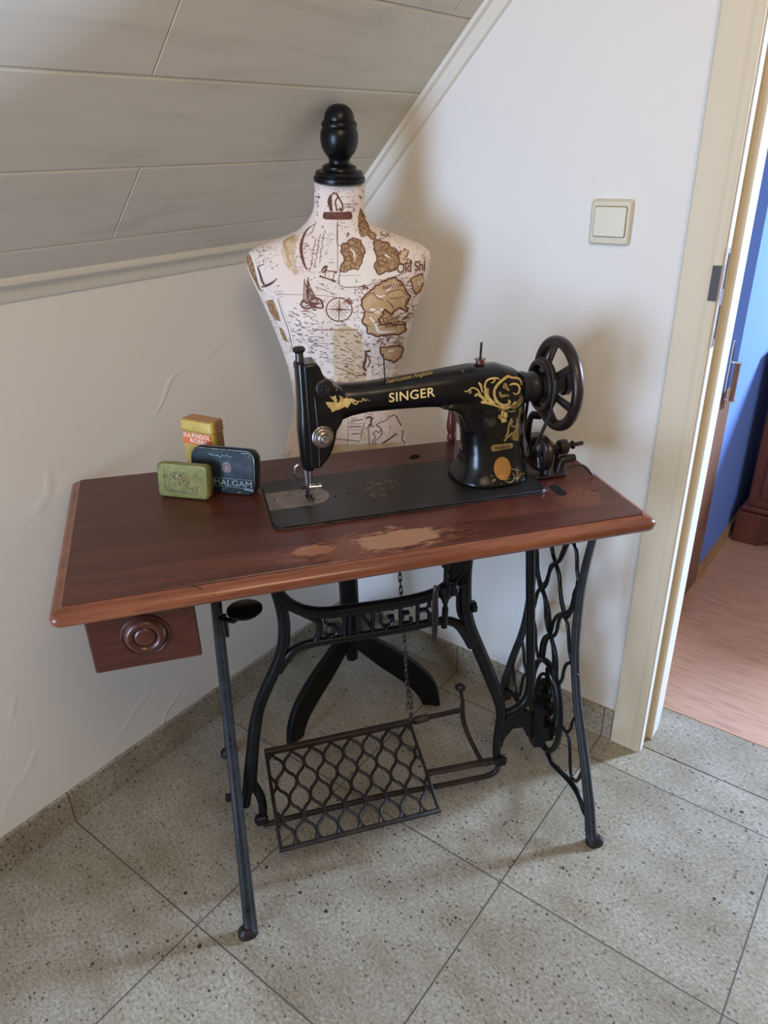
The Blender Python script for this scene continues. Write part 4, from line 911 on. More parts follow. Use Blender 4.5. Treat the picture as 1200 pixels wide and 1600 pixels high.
big = [ (cpx([(30, 545), (60, 550), (85, 530), (110, 515), (150, 530), (175, 560), (195, 600), (230, 640), (270, 665)], *o_), [1, 2.4, 2.2, 2, 2.3, 2.5, 2.6, 3, 3]),
 (cpx([(75, 570), (95, 555), (85, 540)], *o_), [1.5, 2, 1.5]),
 (cpx([(130, 595), (160, 575), (200, 605), (240, 640)], *o_), [3, 4.4, 4.6, 4]),
 (cpx([(165, 465), (185, 490), (195, 525), (205, 560)], *o_), [2.2, 4.2, 3, 2]),
 (cpx([(362, 435), (335, 425), (290, 428), (250, 445), (228, 480), (225, 520)], *o_), [1.2, 2.5, 3.0, 3.2, 3, 2.5]),
 (cpx([(285, 470), (305, 462), (320, 440), (300, 432)], *o_), [1.5, 2.2, 2.2, 1.5]),
 (cpx([(245, 520), (240, 560), (250, 600), (285, 640), (320, 665)], *o_), [6, 8, 7, 6, 4]),
 (cpx([(440, 405), (395, 440), (345, 485), (315, 540), (318, 600), (345, 650), (395, 680), (440, 672), (460, 645), (440, 630)], *o_), [4.5, 4.2, 4, 4, 4.2, 4.4, 4.5, 4, 3, 2.4]),
 (cpx([(440, 405), (480, 420), (530, 425), (560, 450), (570, 490)], *o_), [4, 3.4, 3.4, 3, 2.2]),
 (cpx([(455, 490), (490, 478), (530, 485), (550, 520), (540, 560), (510, 575), (490, 560)], *o_), [2.5, 3.4, 3.4, 3.2, 3, 2.2, 1.6]),
 (cpx([(400, 520), (415, 480), (430, 520), (455, 540)], *o_), [4, 4.5, 5, 3]),
 (cpx([(365, 550), (375, 590), (400, 590), (440, 585), (450, 600)], *o_), [3.5, 5, 4.4, 3, 2]),
 (cpx([(190, 650), (240, 655), (300, 672), (350, 690), (410, 705), (470, 690), (520, 650)], *o_), [4, 4.4, 3.6, 3, 3, 3.8, 5]),
 (cpx([(460, 690), (500, 690), (540, 660), (565, 610), (550, 590)], *o_), [4.5, 7.5, 7.5, 6, 3]),
 (cpx([(350, 720), (380, 715), (430, 725), (470, 740), (510, 725)], *o_), [2, 1.8, 1.6, 2.2, 2.2]),
 (cpx([(555, 700), (550, 760), (540, 800), (520, 870), (500, 880), (475, 870), (480, 835), (500, 830)], *o_), [2.5, 3, 3, 3.4, 3, 2.6, 2.2, 1.6]),
 (cpx([(480, 800), (455, 850), (445, 900), (435, 950), (415, 980)], *o_), [3, 3.2, 3.4, 3.2, 2.4]),
 (cpx([(400, 1000), (415, 1010), (430, 985), (460, 960), (485, 930)], *o_), [2, 2.6, 3, 3, 2.4]),
 (cpx([(520, 800), (535, 860), (520, 930), (490, 975)], *o_), [2.2, 3, 3, 2.2]),
]
flower = [cpx([(345, 795), (355, 765), (378, 770), (375, 735), (400, 722), (415, 745), (435, 745), (438, 785), (425, 800), (430, 830), (405, 840), (385, 845), (372, 815)], *o_)]
front_gold = mark('column_scroll', SB, M['gold'], sm, strokes=big[:10]+big[12:13], polys=flower, label='gold scroll and flower transfer on the column')
mark('column_scroll_worn', SB, M['gold_dark'], sm, strokes=big[10:12]+big[13:], polys=[cpx([(505, 900), (530, 895), (545, 950), (540, 1010), (500, 1010), (470, 990)], *o_)], lift=0.0006)
mark('scroll_shading', SB, M['brown_iron'], sm, strokes=[(cpx(p, *o_), 0.7) for p in ([(250, 530), (262, 580), (290, 625)], [(330, 540), (335, 600), (370, 655)], [(360, 770), (395, 790), (425, 810)], [(400, 730), (395, 790)], [(355, 830), (395, 790)], [(480, 700), (520, 680), (550, 630)], [(460, 430), (510, 440)], [(235, 470), (270, 440)], [(505, 715), (530, 690)])], lift=0.0008)
o_ = (690, 640, 8)
mark('number_plate', SB, M['gold_dark'], sm, polys=[cpx([(640, 440), (870, 415), (886, 425), (890, 455), (878, 480), (660, 520), (630, 518), (615, 490), (622, 455)], *o_)], lift=0.0011, label='small brass serial number plate')
mark('number_digits', SB, M['japan_worn'], sm, polys=text_polys('Y9476303', (771.2, 703.2), (6.3, -0.85), (0.0, -6.6), 1.0, 0, 1.0, 0.02), lift=0.0014)
def ell(cx, cy, rx, ry, n=28, tilt=0.0): return [(cx+rx*math.cos(2*math.pi*k/n)+tilt*ry*math.sin(2*math.pi*k/n), cy+ry*math.sin(2*math.pi*k/n)) for k in range(n)]
bc = cpx([(757, 735)], *o_)[0]
mark('trade_badge', SB, M['brass'], sm, polys=[ell(bc[0], bc[1], 13.2, 18.2, tilt=0.03)], lift=0.0014, label='oval orange brass badge')
mark('badge_relief', SB, M['gold_dark'], sm, strokes=[(ell(bc[0], bc[1], 11.6, 16.4), 0.6, True), (ell(bc[0], bc[1], 6.6, 9.6), 0.8, True), ([(bc[0]-1, bc[1]+7), (bc[0]-1.2, bc[1]), (bc[0]+0.4, bc[1]-7)], [1.0, 1.6, 1.0]), ([(bc[0]-3.5, bc[1]-3), (bc[0]+3, bc[1]-4)], 0.7), ([(bc[0]-3, bc[1]+6), (bc[0]+3, bc[1]+5)], 0.8)]
     + [([(bc[0]+8.3*math.cos(a), bc[1]+12*math.sin(a)), (bc[0]+10.2*math.cos(a), bc[1]+14.6*math.sin(a))], 0.7) for a in [2*math.pi*k/20 for k in range(20)]], lift=0.0019)
mark('base_scroll', SB, M['gold_dark'], sm, strokes=[(cpx(p, *o_), w_) for p, w_ in (([(780, 870), (820, 905), (870, 905), (905, 870), (905, 820), (880, 790)], [1, 1.6, 2, 1.8, 1.6, 1]), ([(860, 740), (900, 745), (945, 760), (985, 755)], [1, 1.8, 1.8, 1]), ([(940, 715), (945, 770), (950, 830), (990, 810), (965, 780)], [1, 2, 3.4, 3, 1.6]), ([(1050, 760), (1070, 780), (1065, 800)], [2, 3, 2]), ([(1005, 800), (1035, 808)], 2), ([(640, 915), (645, 880), (670, 875), (660, 900)], [1, 1.6, 1.4, 1]), ([(610, 825), (640, 835)], [1.6, 1]), ([(555, 855), (570, 842)], [1.6, 1]), ([(920, 860), (960, 850), (930, 890)], [2, 2.4, 1.2]), ([(740, 940), (745, 925)], 1), ([(780, 880), (850, 860)], [2, 1.4]))])
mark('top_flecks', SB, M['gold_dark'], sm, strokes=[(cpx(p, 720, 520, 6), w_) for p, w_ in (([(340, 255), (370, 280), (420, 275)], [1, 2.2, 1.4]), ([(240, 280), (285, 262)], [1.6, 1.2]), ([(5, 345), (25, 370)], [1.6, 1.6]), ([(430, 290), (470, 305)], [1.4, 1]))])
mark('head_fleck', SB, M['plate'], sm, strokes=[(cpx(p, 450, 530, 8), w_) for p, w_ in (([(600, 640), (615, 620)], [2.4, 2]), ([(648, 605), (662, 600)], [2, 1.6]))])
mark('side_transfer', SB, M['gold_dark'], sm, strokes=[(cpx(p, 690, 640, 8), w_) for p, w_ in (([(245, 415), (240, 460), (258, 500)], [1.5, 3, 1.2]), ([(232, 480), (258, 455)], 1.2))])
# worn transfer on the bed
bedo = [o for o in bpy.data.objects if o.name == 'bed'][0]
SBed = Surface(bedo)
o_ = (560, 730, 10)
rs = random.Random(5)
bedst = [(cpx([(120, 265), (145, 245), (200, 245), (270, 265), (320, 260), (375, 240)], *o_), [0.9, 1, 1, 1.2, 1, 0.8]), (cpx([(95, 345), (140, 340), (180, 315), (210, 290), (240, 270)], *o_), [1.4, 1, 1, 1, 1.2]), (cpx([(175, 440), (215, 440), (240, 460), (270, 450)], *o_), [1.4, 1.4, 1.4, 0.8]), (cpx([(420, 210), (430, 240)], *o_), 1.6), (cpx([(340, 350), (400, 355)], *o_), 1.3), (cpx([(335, 445), (380, 430), (440, 420)], *o_), 0.9), (cpx([(380, 455), (450, 455)], *o_), 1.0), (cpx([(500, 215), (540, 220)], *o_), 1.0)]
for k in range(34):
    x = rs.uniform(170, 620); y = 215+rs.uniform(0, 270)*(1-(x-170)/620); a = rs.uniform(-0.6, 0.6); l = rs.uniform(6, 26)
    bedst.append((cpx([(x, y), (x+l*math.cos(a), y+l*0.6*math.sin(a))], *o_), rs.uniform(0.5, 1.3)))
mark('bed_transfer', SBed, M['gold_dark'], sm, strokes=bedst, lift=0.0003)
mark('bed_scratches', SBed, M['plate'], sm, strokes=[(cpx([(0, 1030), (60, 1010), (120, 985)], 450, 660, 8), 0.5)], lift=0.0022)

# ================================================================ drive belt, bobbin winder, thread stand
bt = MB()
def beltpt(a, u=0.878, r=0.0502): return Vector((u, WM+r*math.cos(a), 0.9985+r*math.sin(a)))
arc_ = [beltpt(math.radians(a)) for a in range(0, 181, 12)]
strand_back = [Vector((0.864, WM+0.052, 0.825)), Vector((0.872, WM+0.050, 0.92))]
strand_front = [Vector((0.875, WM-0.047, 0.955)), Vector((0.862, WM-0.020, 0.880)), Vector((0.858, WM-0.005, 0.852))]
bt.tube(strand_back+arc_+strand_front, 0.0034, 8, nrm=None)
belt = solo('drive_belt', bt, M['leather'], 'thin dark leather belt looped over the handwheel pulley', 'belt', MT, origin=(0.878, WM, 0.82), smooth=60)

BWX = [(0.9006,0.2147,0.82),(0.8694,0.2284,0.82),(0.9466,0.227,0.82)]
bx, by = BWX[0][0], BWX[0][1]
bw = base('bobbin_winder', 'small iron bobbin winder with a spoked wheel, screwed to the table right of the machine', 'bobbin winder', (bx, by, 0.8205), MT)
bb = MB().prism([Vector((bx+x, by+y, 0.8205)) for x, y in ((-0.050, -0.012), (-0.045, -0.020), (-0.020, -0.022), (0.020, -0.020), (0.028, -0.010), (0.028, 0.018), (0.010, 0.026), (-0.040, 0.020), (-0.050, 0.010))], (0, 0, 0.007))
part('winder_base', bb, M['brown_iron'], bw, MT, smooth=30, bevel=0.002)
WH = [(0.8751,0.235,0.861)][0]
wy = by-0.004; WHC = Vector((WH[0]+0.0, wy, WH[2]-0.004))
WU = 0.866; WHC = Vector((WU, 0.214, 0.869))
U_ = Vector((1, 0, 0))
def circ(c, r, n=40): return [c+Vector((0, r*math.cos(2*math.pi*k/n), r*math.sin(2*math.pi*k/n))) for k in range(n)]
ww_ = MB()
ww_.rings([circ(WHC+U_*d, r) for r, d in ((0.0335, -0.003), (0.0350, -0.002), (0.0350, 0.003), (0.0325, 0.006), (0.0325, 0.010), (0.0350, 0.013), (0.0350, 0.016), (0.0290, 0.016), (0.0290, -0.003), (0.0335, -0.003))], cap=False)
wl = part('winder_wheel', ww_, M['brown_iron'], bw, MT, smooth=40)
for k in range(6):
    a = math.radians(k*60+15); d = Vector((0, math.cos(a), math.sin(a)))
    part('winder_spoke', MB().tube([WHC+d*0.005, WHC+d*0.030], [0.0045, 0.0030], 8, flat=(1, 0.7), nrm=U_), M['dark_steel'], wl, MT, smooth=60)
part('winder_hub', MB().lathe(WHC-U_*0.004, U_, [(0.004, 0), (0.0075, 0.002), (0.0075, 0.03), (0.0055, 0.032), (0.0055, 0.050), (0.0, 0.05)], 16), M['brown_iron'], wl, MT)
part('winder_shaft', MB().lathe((0.886, 0.212, 0.876), (1, 0, 0.06), [(0.0075, 0), (0.0075, 0.014), (0.0060, 0.015), (0.0060, 0.022), (0.0140, 0.024), (0.0150, 0.031), (0.0140, 0.040), (0.0065, 0.042), (0.0050, 0.050), (0.0085, 0.052), (0.0085, 0.055), (0.0042, 0.056), (0.0042, 0.074), (0.0030, 0.076), (0.0, 0.076)], 20), M['brown_iron'], bw, MT, smooth=45)
part('winder_post', MB().tube([(0.882, 0.214, 0.826), (0.884, 0.213, 0.850), (0.896, 0.212, 0.874)], [0.010, 0.007, 0.008], 10, 4, flat=(1.4, 0.7)), M['brown_iron'], bw, MT, smooth=50)
part('winder_bracket', MB().tube([(0.912, 0.208, 0.826), (0.915, 0.208, 0.846), (0.920, 0.209, 0.852), (0.945, 0.211, 0.852)], [0.009, 0.0085, 0.009, 0.0075], 10, 4).tube([(0.913, 0.226, 0.826), (0.915, 0.226, 0.862)], 0.004, 8), M['brown_iron'], bw, MT, smooth=50)
part('thread_arm', MB().tube([(0.928, 0.200, 0.838), (0.945, 0.196, 0.842), (0.957, 0.190, 0.840), (0.966, 0.183, 0.830), (0.972, 0.178, 0.8225)], [0.0022, 0.0022, 0.0024, 0.0034, 0.002], 8, 4), M['brown_iron'], bw, MT, smooth=50)
part('winder_latch', MB().tube([(0.930, 0.375, 0.8225), (0.916, 0.362, 0.850), (0.916, 0.360, 0.880), (0.922, 0.360, 0.898)], [0.011, 0.011, 0.010, 0.008], 10, 4, flat=(1.0, 0.6), nrm=(1, 0, 0)).cyl((0.920, 0.360, 0.896), (0.940, 0.356, 0.893), 0.0085), M['iron'], bw, MT, smooth=50)
part('latch_foot', MB().tube([(0.928, 0.372, 0.8245), (0.905, 0.340, 0.8265), (0.890, 0.300, 0.8265), (0.888, 0.245, 0.8245)], [0.006, 0.005, 0.005, 0.007], 8, 4, flat=(1, .6)), M['brown_iron'], bw, MT, smooth=50)

# turned wooden thread stand behind the machine
sp = base('thread_spindle', 'turned red wooden spindle standing upright on the back edge of the table', 'spindle', (0.7748, 0.457, 0.8202), MT)
part('turned_post', MB().lathe((0.7748, 0.457, 0.8204), (0, 0, 1), [(0.0085, 0), (0.0100, 0.002), (0.0100, 0.010), (0.0085, 0.014), (0.0072, 0.017), (0.0100, 0.023), (0.0115, 0.032), (0.0108, 0.044), (0.0082, 0.060), (0.0072, 0.075), (0.0078, 0.088), (0.0105, 0.100), (0.0060, 0.106)], 24), M['spindle'], sp, MT, smooth=50)
part('tip', MB().lathe((0.7748, 0.457, 0.925), (0, 0, 1), [(0.0035, 0), (0.0035, 0.018), (0.0, 0.020)], 12), M['dark_steel'], sp, MT)

# ================================================================ TINS
def tin_mats():
    d = {}
    y = nm('yellow tin enamel', rough=0.42); g = G(y); o = g.obj()
    n = g.noise(o, 28, 5, 0.7); z = g.xyz(o)[2]
    c = g.ramp(n, [(0.32, (0.36, 0.23, 0.08)), (0.5, (0.52, 0.37, 0.07)), (0.7, (0.58, 0.44, 0.12))])
    sx_ = g.math('ADD', g.xyz(o)[0], g.math('MULTIPLY', g.math('SUBTRACT', n, 0.5), 0.02))
    c = g.mix(g.ramp(g.math('MULTIPLY', sx_, 10.0), [(0.27, 0.0), (0.31, 1.0)]), c, (0.24, 0.14, 0.065))
    c = g.mix(g.ramp(g.math('ADD', z, g.math('MULTIPLY', n, 0.04)), [(0.03, 0.75), (0.055, 0.0)]), c, (0.30, 0.16, 0.05))
    g.color(c); d['yellow'] = y
    d['yellow_side'] = speckmat('tarnished tin side', (0.42, 0.27, 0.14), (0.30, 0.17, 0.08), 0.35, 0.35, 30)
    d['lid_top'] = speckmat('orange-brown lid', (0.50, 0.27, 0.12), (0.36, 0.20, 0.10), 0.5, 0.1, 50)
    d['orange'] = speckmat('orange label', (0.72, 0.15, 0.035), (0.60, 0.14, 0.04), 0.5, 0, 60)
    d['cream'] = nm('cream lettering', (0.85, 0.74, 0.56), 0.5)
    d['blue'] = speckmat('dark blue tin', (0.006, 0.015, 0.021), (0.018, 0.030, 0.034), 0.55, 0.0, 40, 0.0, 0.3)
    d['blue_rim'] = speckmat('worn dark tin rim', (0.05, 0.045, 0.045), (0.20, 0.17, 0.14), 0.35, 0.6, 60)
    d['blue_print'] = speckmat('grey-blue lettering', (0.26, 0.33, 0.34), (0.16, 0.21, 0.22), 0.5, 0, 120)
    d['red_print'] = speckmat('dull red emblem', (0.13, 0.045, 0.035), (0.20, 0.08, 0.06), 0.5, 0, 200)
    g_ = nm('olive green tin', rough=0.62, spec=0.2); g = G(g_); o = g.obj()
    n = g.noise(o, 34, 5, 0.7)
    g.color(g.ramp(n, [(0.32, (0.06, 0.06, 0.03)), (0.42, (0.20, 0.195, 0.06)), (0.60, (0.25, 0.24, 0.075)), (0.8, (0.30, 0.285, 0.10))]))
    d['green'] = g_
    d['green_rim'] = speckmat('worn olive edge', (0.20, 0.21, 0.08), (0.07, 0.07, 0.055), 0.4, 0.3, 60)
    d['green_print'] = speckmat('dark green print', (0.055, 0.060, 0.030), (0.12, 0.12, 0.06), 0.6, 0, 150)
    d['ochre_print'] = nm('ochre print', (0.50, 0.28, 0.08), 0.6)
    return d
T_ = tin_mats()
def slab(O, ex, ez, W, H, D, r, name, label, cat, body_m, lid_m, rim_m):
    """tin lying in the plane (ex, ez); O = bottom-left front corner; depth goes along ex x ez (away)"""
    ex = Vector(ex).normalized(); ez = Vector(ez); ez = (ez-ex*ez.dot(ex)).normalized(); ed = ez.cross(ex)
    ed = -ed if ed.y < 0 else ed
    O = Vector(O)
    ro = base(name, label, cat, tuple(O+ex*W/2+ed*D/2), MT)
    def loop(d, inset, rr): return [O+ex*(W/2+x)+ez*(H/2+y)+ed*d for x, y in rrect(0, 0, W/2-inset, H/2-inset, rr, 6)]
    bd = MB().rings([loop(D, 0.004, r*0.8), loop(D-0.002, 0.0015, r*0.95), loop(D*0.45, 0.0015, r*0.95)])
    part('tin_body', bd, rim_m, ro, MT, smooth=40)
    ld = MB().rings([loop(D*0.52, 0.0, r), loop(0.003, 0.0, r), loop(0.0008, 0.0018, r*0.9), loop(0.0, 0.0045, r*0.75)])
    lid = part('tin_lid', ld, body_m, ro, MT, smooth=40)
    part('lid_bead', MB().tube(loop(D*0.5, -0.0004, r), 0.0011, 6, closed=True), rim_m, ro, MT, smooth=50)
    part('face_bead', MB().tube(loop(0.0012, 0.0022, r*0.9), 0.0010, 6, closed=True), rim_m, lid, MT, smooth=50)
    def P(a, b, lift=0.0004): return O+ex*(W*a)+ez*(H*b)-ed*lift
    return ro, lid, P, (ex, ez, ed)
# yellow tin
YT = [(0.1946,0.4355,0.943),(0.2536,0.3799,0.943),(0.2706,0.4175,0.943),(0.2128,0.4704,0.943)]
yt = base('medicine_tin', 'tall yellow tin with an orange SULFOIDOL ROBIN label, standing behind the other two tins', 'tin', ((YT[0][0]+YT[2][0])/2, (YT[0][1]+YT[2][1])/2, 0.8205), MT)
YC = [Vector((p[0], p[1], 0)) for p in YT]
ctr = (YC[0]+YC[1]+YC[2]+YC[3])/4
exy = (YC[1]-YC[0]).normalized(); eyy = Vector((-exy.y, exy.x, 0)); YW = (YC[1]-YC[0]).length; YD = 0.040
YO = YC[0]
def yl(z, ins, r=0.008):
    return [YO+exy*(YW/2+x)+eyy*(YD/2+y)+Vector((0, 0, z)) for x, y in rrect(0, 0, YW/2-ins, YD/2-ins, r, 5)]
ytb = part('tin_body', MB().rings([yl(0.8210, 0.002), yl(0.8225, 0.001), yl(0.926, 0.001)]), T_['yellow'], yt, MT, smooth=40)
ytl = part('tin_lid', MB().rings([yl(0.9225, 0.0), yl(0.9400, 0.0), yl(0.9430, 0.0012), yl(0.9440, 0.004)]), T_['yellow'], yt, MT, smooth=40)
part('lid_top', MB().rings([yl(0.9438, 0.0042, 0.006), yl(0.9446, 0.0048, 0.006)]), T_['lid_top'], ytl, MT, smooth=40, label='orange-brown top of the lid')
part('lid_hinge', MB().tube(yl(0.9228, -0.0002), 0.0008, 6, closed=True), T_['yellow_side'], ytl, MT)
def YP(a, z, lift=0.0012): return YO+exy*(YW*a)-eyy*(lift-0.001)+Vector((0, 0, z))
lbm = MB().add([YP(0.07, 0.8945, 0.0006), YP(0.94, 0.8945, 0.0006), YP(0.94, 0.9195, 0.0006), YP(0.07, 0.9195, 0.0006)], [(0, 1, 2, 3)])
part('orange_label', lbm, T_['orange'], ytb, MT, smooth=0, label='orange label panel')
def flat_text(txt, P, size_a, size_b, a0, b0, mat, name, parent, bold=0.0, lift=0.0009, shear=0.0):
    """P(a, b, lift) maps the face; text starts at a0, b0; em sizes in face units"""
    mb = MB()
    for poly in text_polys(txt, (a0, b0), (size_a, 0), (0, size_b), 1.0, shear, 1.0, bold):
        mb.add([P(a, b, lift) for a, b in poly], [tuple(range(len(poly)))])
    return part(name, mb, mat, parent, MT, smooth=0)
flat_text('SULFOIDOL', YP, 0.160, 0.0125, 0.085, 0.9090, T_['cream'], 'label_lettering', ytb, 0.012)
flat_text('ROBIN', YP, 0.175, 0.0125, 0.27, 0.8980, T_['cream'], 'label_lettering', ytb, 0.012)
fl_ = MB(); rs = random.Random(3)
for k in range(8):
    z = 0.888-k*0.0052; a0 = 0.10+rs.uniform(0, 0.1); a1 = 0.9-rs.uniform(0, 0.25); a = a0
    while a < a1:
        w_ = rs.uniform(0.03, 0.10); fl_.add([YP(a, z, 0.0006), YP(a+w_, z, 0.0006), YP(a+w_, z+0.0014, 0.0006), YP(a, z+0.0014, 0.0006)], [(0, 1, 2, 3)]); a += w_+0.03
part('small_print', fl_, T_['lid_top'], ytb, MT, smooth=0)
# blue tin
B0 = Vector((0.2015, 0.3575, 0.8222)); B1 = Vector((0.318, 0.289, 0.8222)); eb = (B1-B0).normalized(); WB = (B1-B0).length
bt_, blid, BP, bax = slab(B0, eb, Vector((0.095, 0.165, 1.0)), WB, 0.088, 0.030, 0.020, 'flat_tin', 'dark blue flat tin with rounded corners leaning between the yellow and green tins', 'tin', T_['blue'], T_['blue'], T_['blue_rim'])
def BPf(a, b, lift=0.0004): return BP(a, b, lift)
flat_text('AMALGAM', BPf, 0.148, 0.19, 0.25, 0.185, T_['blue_print'], 'lid_lettering', blid, 0.0)
ln = MB()
def facebar(P, a0, b0, a1, b1, w, W, H, lift=0.0005):
    p0 = P(a0, b0, lift); p1 = P(a1, b1, lift); d = (p1-p0).normalized()
    nrm_ = (P(0, 1, 0)-P(0, 0, 0)).cross(P(1, 0, 0)-P(0, 0, 0)).normalized(); s_ = d.cross(nrm_)*w/2
    return [p0+s_, p1+s_, p1-s_, p0-s_]
for b in (0.155, 0.345): ln.add(facebar(BP, 0.03, b, 0.96, b, 0.0006, WB, 0.088), [(0, 1, 2, 3)])
part('lid_lines', ln, T_['blue_print'], blid, MT, smooth=0)
em = MB()
def facepoly(P, ca, cb, ra, rb, n=28, lift=0.0005): return [P(ca+ra*math.cos(2*math.pi*k/n), cb+rb*math.sin(2*math.pi*k/n), lift) for k in range(n)]
em.add(facepoly(BP, 0.565, 0.59, 0.068, 0.108), [tuple(range(28))])
part('emblem', em, T_['red_print'], blid, MT, smooth=0, label='round dull red emblem')
r1 = MB()
for rr in (1.06, 0.92):
    o1 = facepoly(BP, 0.565, 0.59, 0.068*rr, 0.108*rr, lift=0.0009); o2 = facepoly(BP, 0.565, 0.59, 0.068*(rr-0.06), 0.108*(rr-0.06), lift=0.0009)
    for i in range(28): r1.add([o1[i], o1[(i+1) % 28], o2[(i+1) % 28], o2[i]], [(0, 1, 2, 3)])
for (a0, b0, a1, b1) in ((0.54, 0.55, 0.59, 0.55), (0.545, 0.60, 0.585, 0.62), (0.565, 0.63, 0.56, 0.54)): r1.add(facebar(BP, a0, b0, a1, b1, 0.0010, WB, 0.088, 0.0009), [(0, 1, 2, 3)])
part('emblem_ring', r1, T_['blue_print'], blid, MT, smooth=0)
ws_ = MB(); rs = random.Random(11)
for k in range(16):
    a = 0.30+0.022*k; b = 0.845+rs.uniform(-0.02, 0.02)-0.1*(a-0.3)*0.4
    ws_.add(facebar(BP, a, b, a+rs.uniform(0.008, 0.018), b+rs.uniform(-0.02, 0.03), 0.0016, WB, 0.088), [(0, 1, 2, 3)])
for (a0, b0, a1, b1, w_) in ((0.83, 0.14, 0.97, 0.115, 0.0026), (0.74, 0.06, 0.77, 0.05, 0.0018), (0.50, 0.10, 0.52, 0.11, 0.0020), (0.80, 0.93, 0.90, 0.93, 0.0012), (0.91, 0.90, 0.92, 0.87, 0.0012)):
    ws_.add(facebar(BP, a0, b0, a1, b1, w_, WB, 0.088), [(0, 1, 2, 3)])
part('scratches', ws_, T_['blue_print'], blid, MT, smooth=0)
# green tin
G0 = Vector((0.1385, 0.3490, 0.8222)); G1 = Vector((0.2300, 0.2975, 0.8222)); eg = (G1-G0).normalized(); WG = (G1-G0).length
gt_, glid, GP, gax = slab(G0, eg, Vector((0.070, 0.12, 1.0)), WG, 0.0665, 0.026, 0.010, 'small_tin', 'small olive-green tin with a printed frame, leaning in front of the dark blue tin', 'tin', T_['green'], T_['green'], T_['green_rim'])
gp = MB(); rs = random.Random(21)
for (a0, b0, a1, b1, w_) in ((0.15, 0.86, 0.16, 0.22, 0.0012), (0.17, 0.22, 0.74, 0.13, 0.0010), (0.22, 0.25, 0.66, 0.18, 0.0008), (0.30, 0.76, 0.84, 0.70, 0.0008), (0.76, 0.14, 0.80, 0.40, 0.0012), (0.66, 0.30, 0.86, 0.42, 0.0010), (0.72, 0.18, 0.68, 0.34, 0.0014), (0.20, 0.72, 0.24, 0.30, 0.0010)):
    gp.add(facebar(GP, a0, b0, a1, b1, w_, WG, 0.0665), [(0, 1, 2, 3)])
for k in range(95):
    a = rs.gauss(0.42, 0.20); b = rs.gauss(0.60, 0.12)
    if not (0.16 < a < 0.84 and 0.25 < b < 0.84): continue
    t = rs.uniform(-0.05, 0.05); gp.add(facebar(GP, a, b, a+rs.uniform(0.01, 0.05), b+t, rs.uniform(0.0006, 0.0014), WG, 0.0665), [(0, 1, 2, 3)])
part('printed_frame', gp, T_['green_print'], glid, MT, smooth=0)
og = MB()
for k in range(26):
    a = rs.gauss(0.52, 0.12); b = rs.gauss(0.58, 0.05)
    og.add(facebar(GP, a, b, a+rs.uniform(0.01, 0.035), b+rs.uniform(-0.05, 0.05), 0.0011, WG, 0.0665, 0.0008), [(0, 1, 2, 3)])
part('ochre_print', og, T_['ochre_print'], glid, MT, smooth=0)

# ================================================================ DRESS FORM
DC = Vector((0.263, -0.277, 0.0))
df = base('dress_form', 'old-map-print dress form with black knob and tripod stand in the corner', 'dress form', tuple(DC))
def axis(z):      # the form leans slightly
    return DC+SIDE*(0.030*z)+FRONT*(0.018*z)+Vector((0, 0, z))
SLr = [(-0.0227,1.353),(-0.0239,1.3349),(-0.0255,1.3098),(-0.0305,1.2957),(-0.0407,1.2823),(-0.0623,1.2627),(-0.0913,1.2534),(-0.119,1.2453),(-0.1469,1.236),(-0.1666,1.2276),(-0.177,1.2189),(-0.1767,1.1954),(-0.1617,1.155),(-0.1485,1.1192),(-0.1341,1.0785),(-0.1158,1.0186),(-0.108,0.9824),(-0.1022,0.9448),(-0.0993,0.9066),(-0.1002,0.8756),(-0.1072,0.8445),(-0.1187,0.813),(-0.1305,0.7811),(-0.1393,0.7485),(-0.1422,0.715)]
SRr = [(0.0802,1.3504),(0.0793,1.326),(0.0784,1.3001),(0.0807,1.2863),(0.0884,1.2734),(0.1125,1.26),(0.1396,1.2515),(0.1656,1.2417),(0.1904,1.2306),(0.2098,1.2209),(0.2182,1.2088),(0.2169,1.1929),(0.2072,1.1462),(0.1972,1.1205),(0.1842,1.0931),(0.1634,1.0232),(0.1543,0.9935),(0.1465,0.9626),(0.1415,0.9264),(0.1395,0.8956),(0.1419,0.8562),(0.1506,0.8206),(0.1595,0.7908),(0.167,0.7574),(0.1698,0.7151)]
def interp(tab, z, k=0):
    for a, b in zip(tab[:-1], tab[1:]):
        if (a[1]-z)*(b[1]-z) <= 0 and a[1] != b[1]:
            q = (z-a[1])/(b[1]-a[1]); return a[0]*(1-q)+b[0]*q
    return tab[0][0] if z > tab[0][1] else tab[-1][0]
zs = [1.360, 1.350, 1.335, 1.320, 1.310, 1.300, 1.290, 1.280, 1.272, 1.264, 1.256, 1.248, 1.238, 1.226, 1.215, 1.205, 1.190, 1.165, 1.13, 1.09, 1.05, 1.01, 0.98, 0.95, 0.92, 0.89, 0.86, 0.82, 0.78, 0.75, 0.71, 0.67, 0.64, 0.625, 0.620]
SLr = sorted(SLr, key=lambda p: -p[1]); SRr = sorted(SRr, key=lambda p: -p[1])
depth = {1.36: 0.040, 1.32: 0.041, 1.30: 0.043, 1.28: 0.048, 1.26: 0.056, 1.24: 0.064, 1.215: 0.074, 1.165: 0.092, 1.10: 0.108, 1.05: 0.104, 0.98: 0.086, 0.92: 0.080, 0.86: 0.088, 0.78: 0.102, 0.70: 0.105, 0.60: 0.100}
dk = sorted(depth)
def dep(z):
    for a, b in zip(dk[:-1], dk[1:]):
        if a <= z <= b: q = (z-a)/(b-a); return depth[a]*(1-q)+depth[b]*q
    return depth[dk[0]] if z < dk[0] else depth[dk[-1]]
rings_ = []
LOWL = SLr[-1][0]; LOWR = SRr[-1][0]
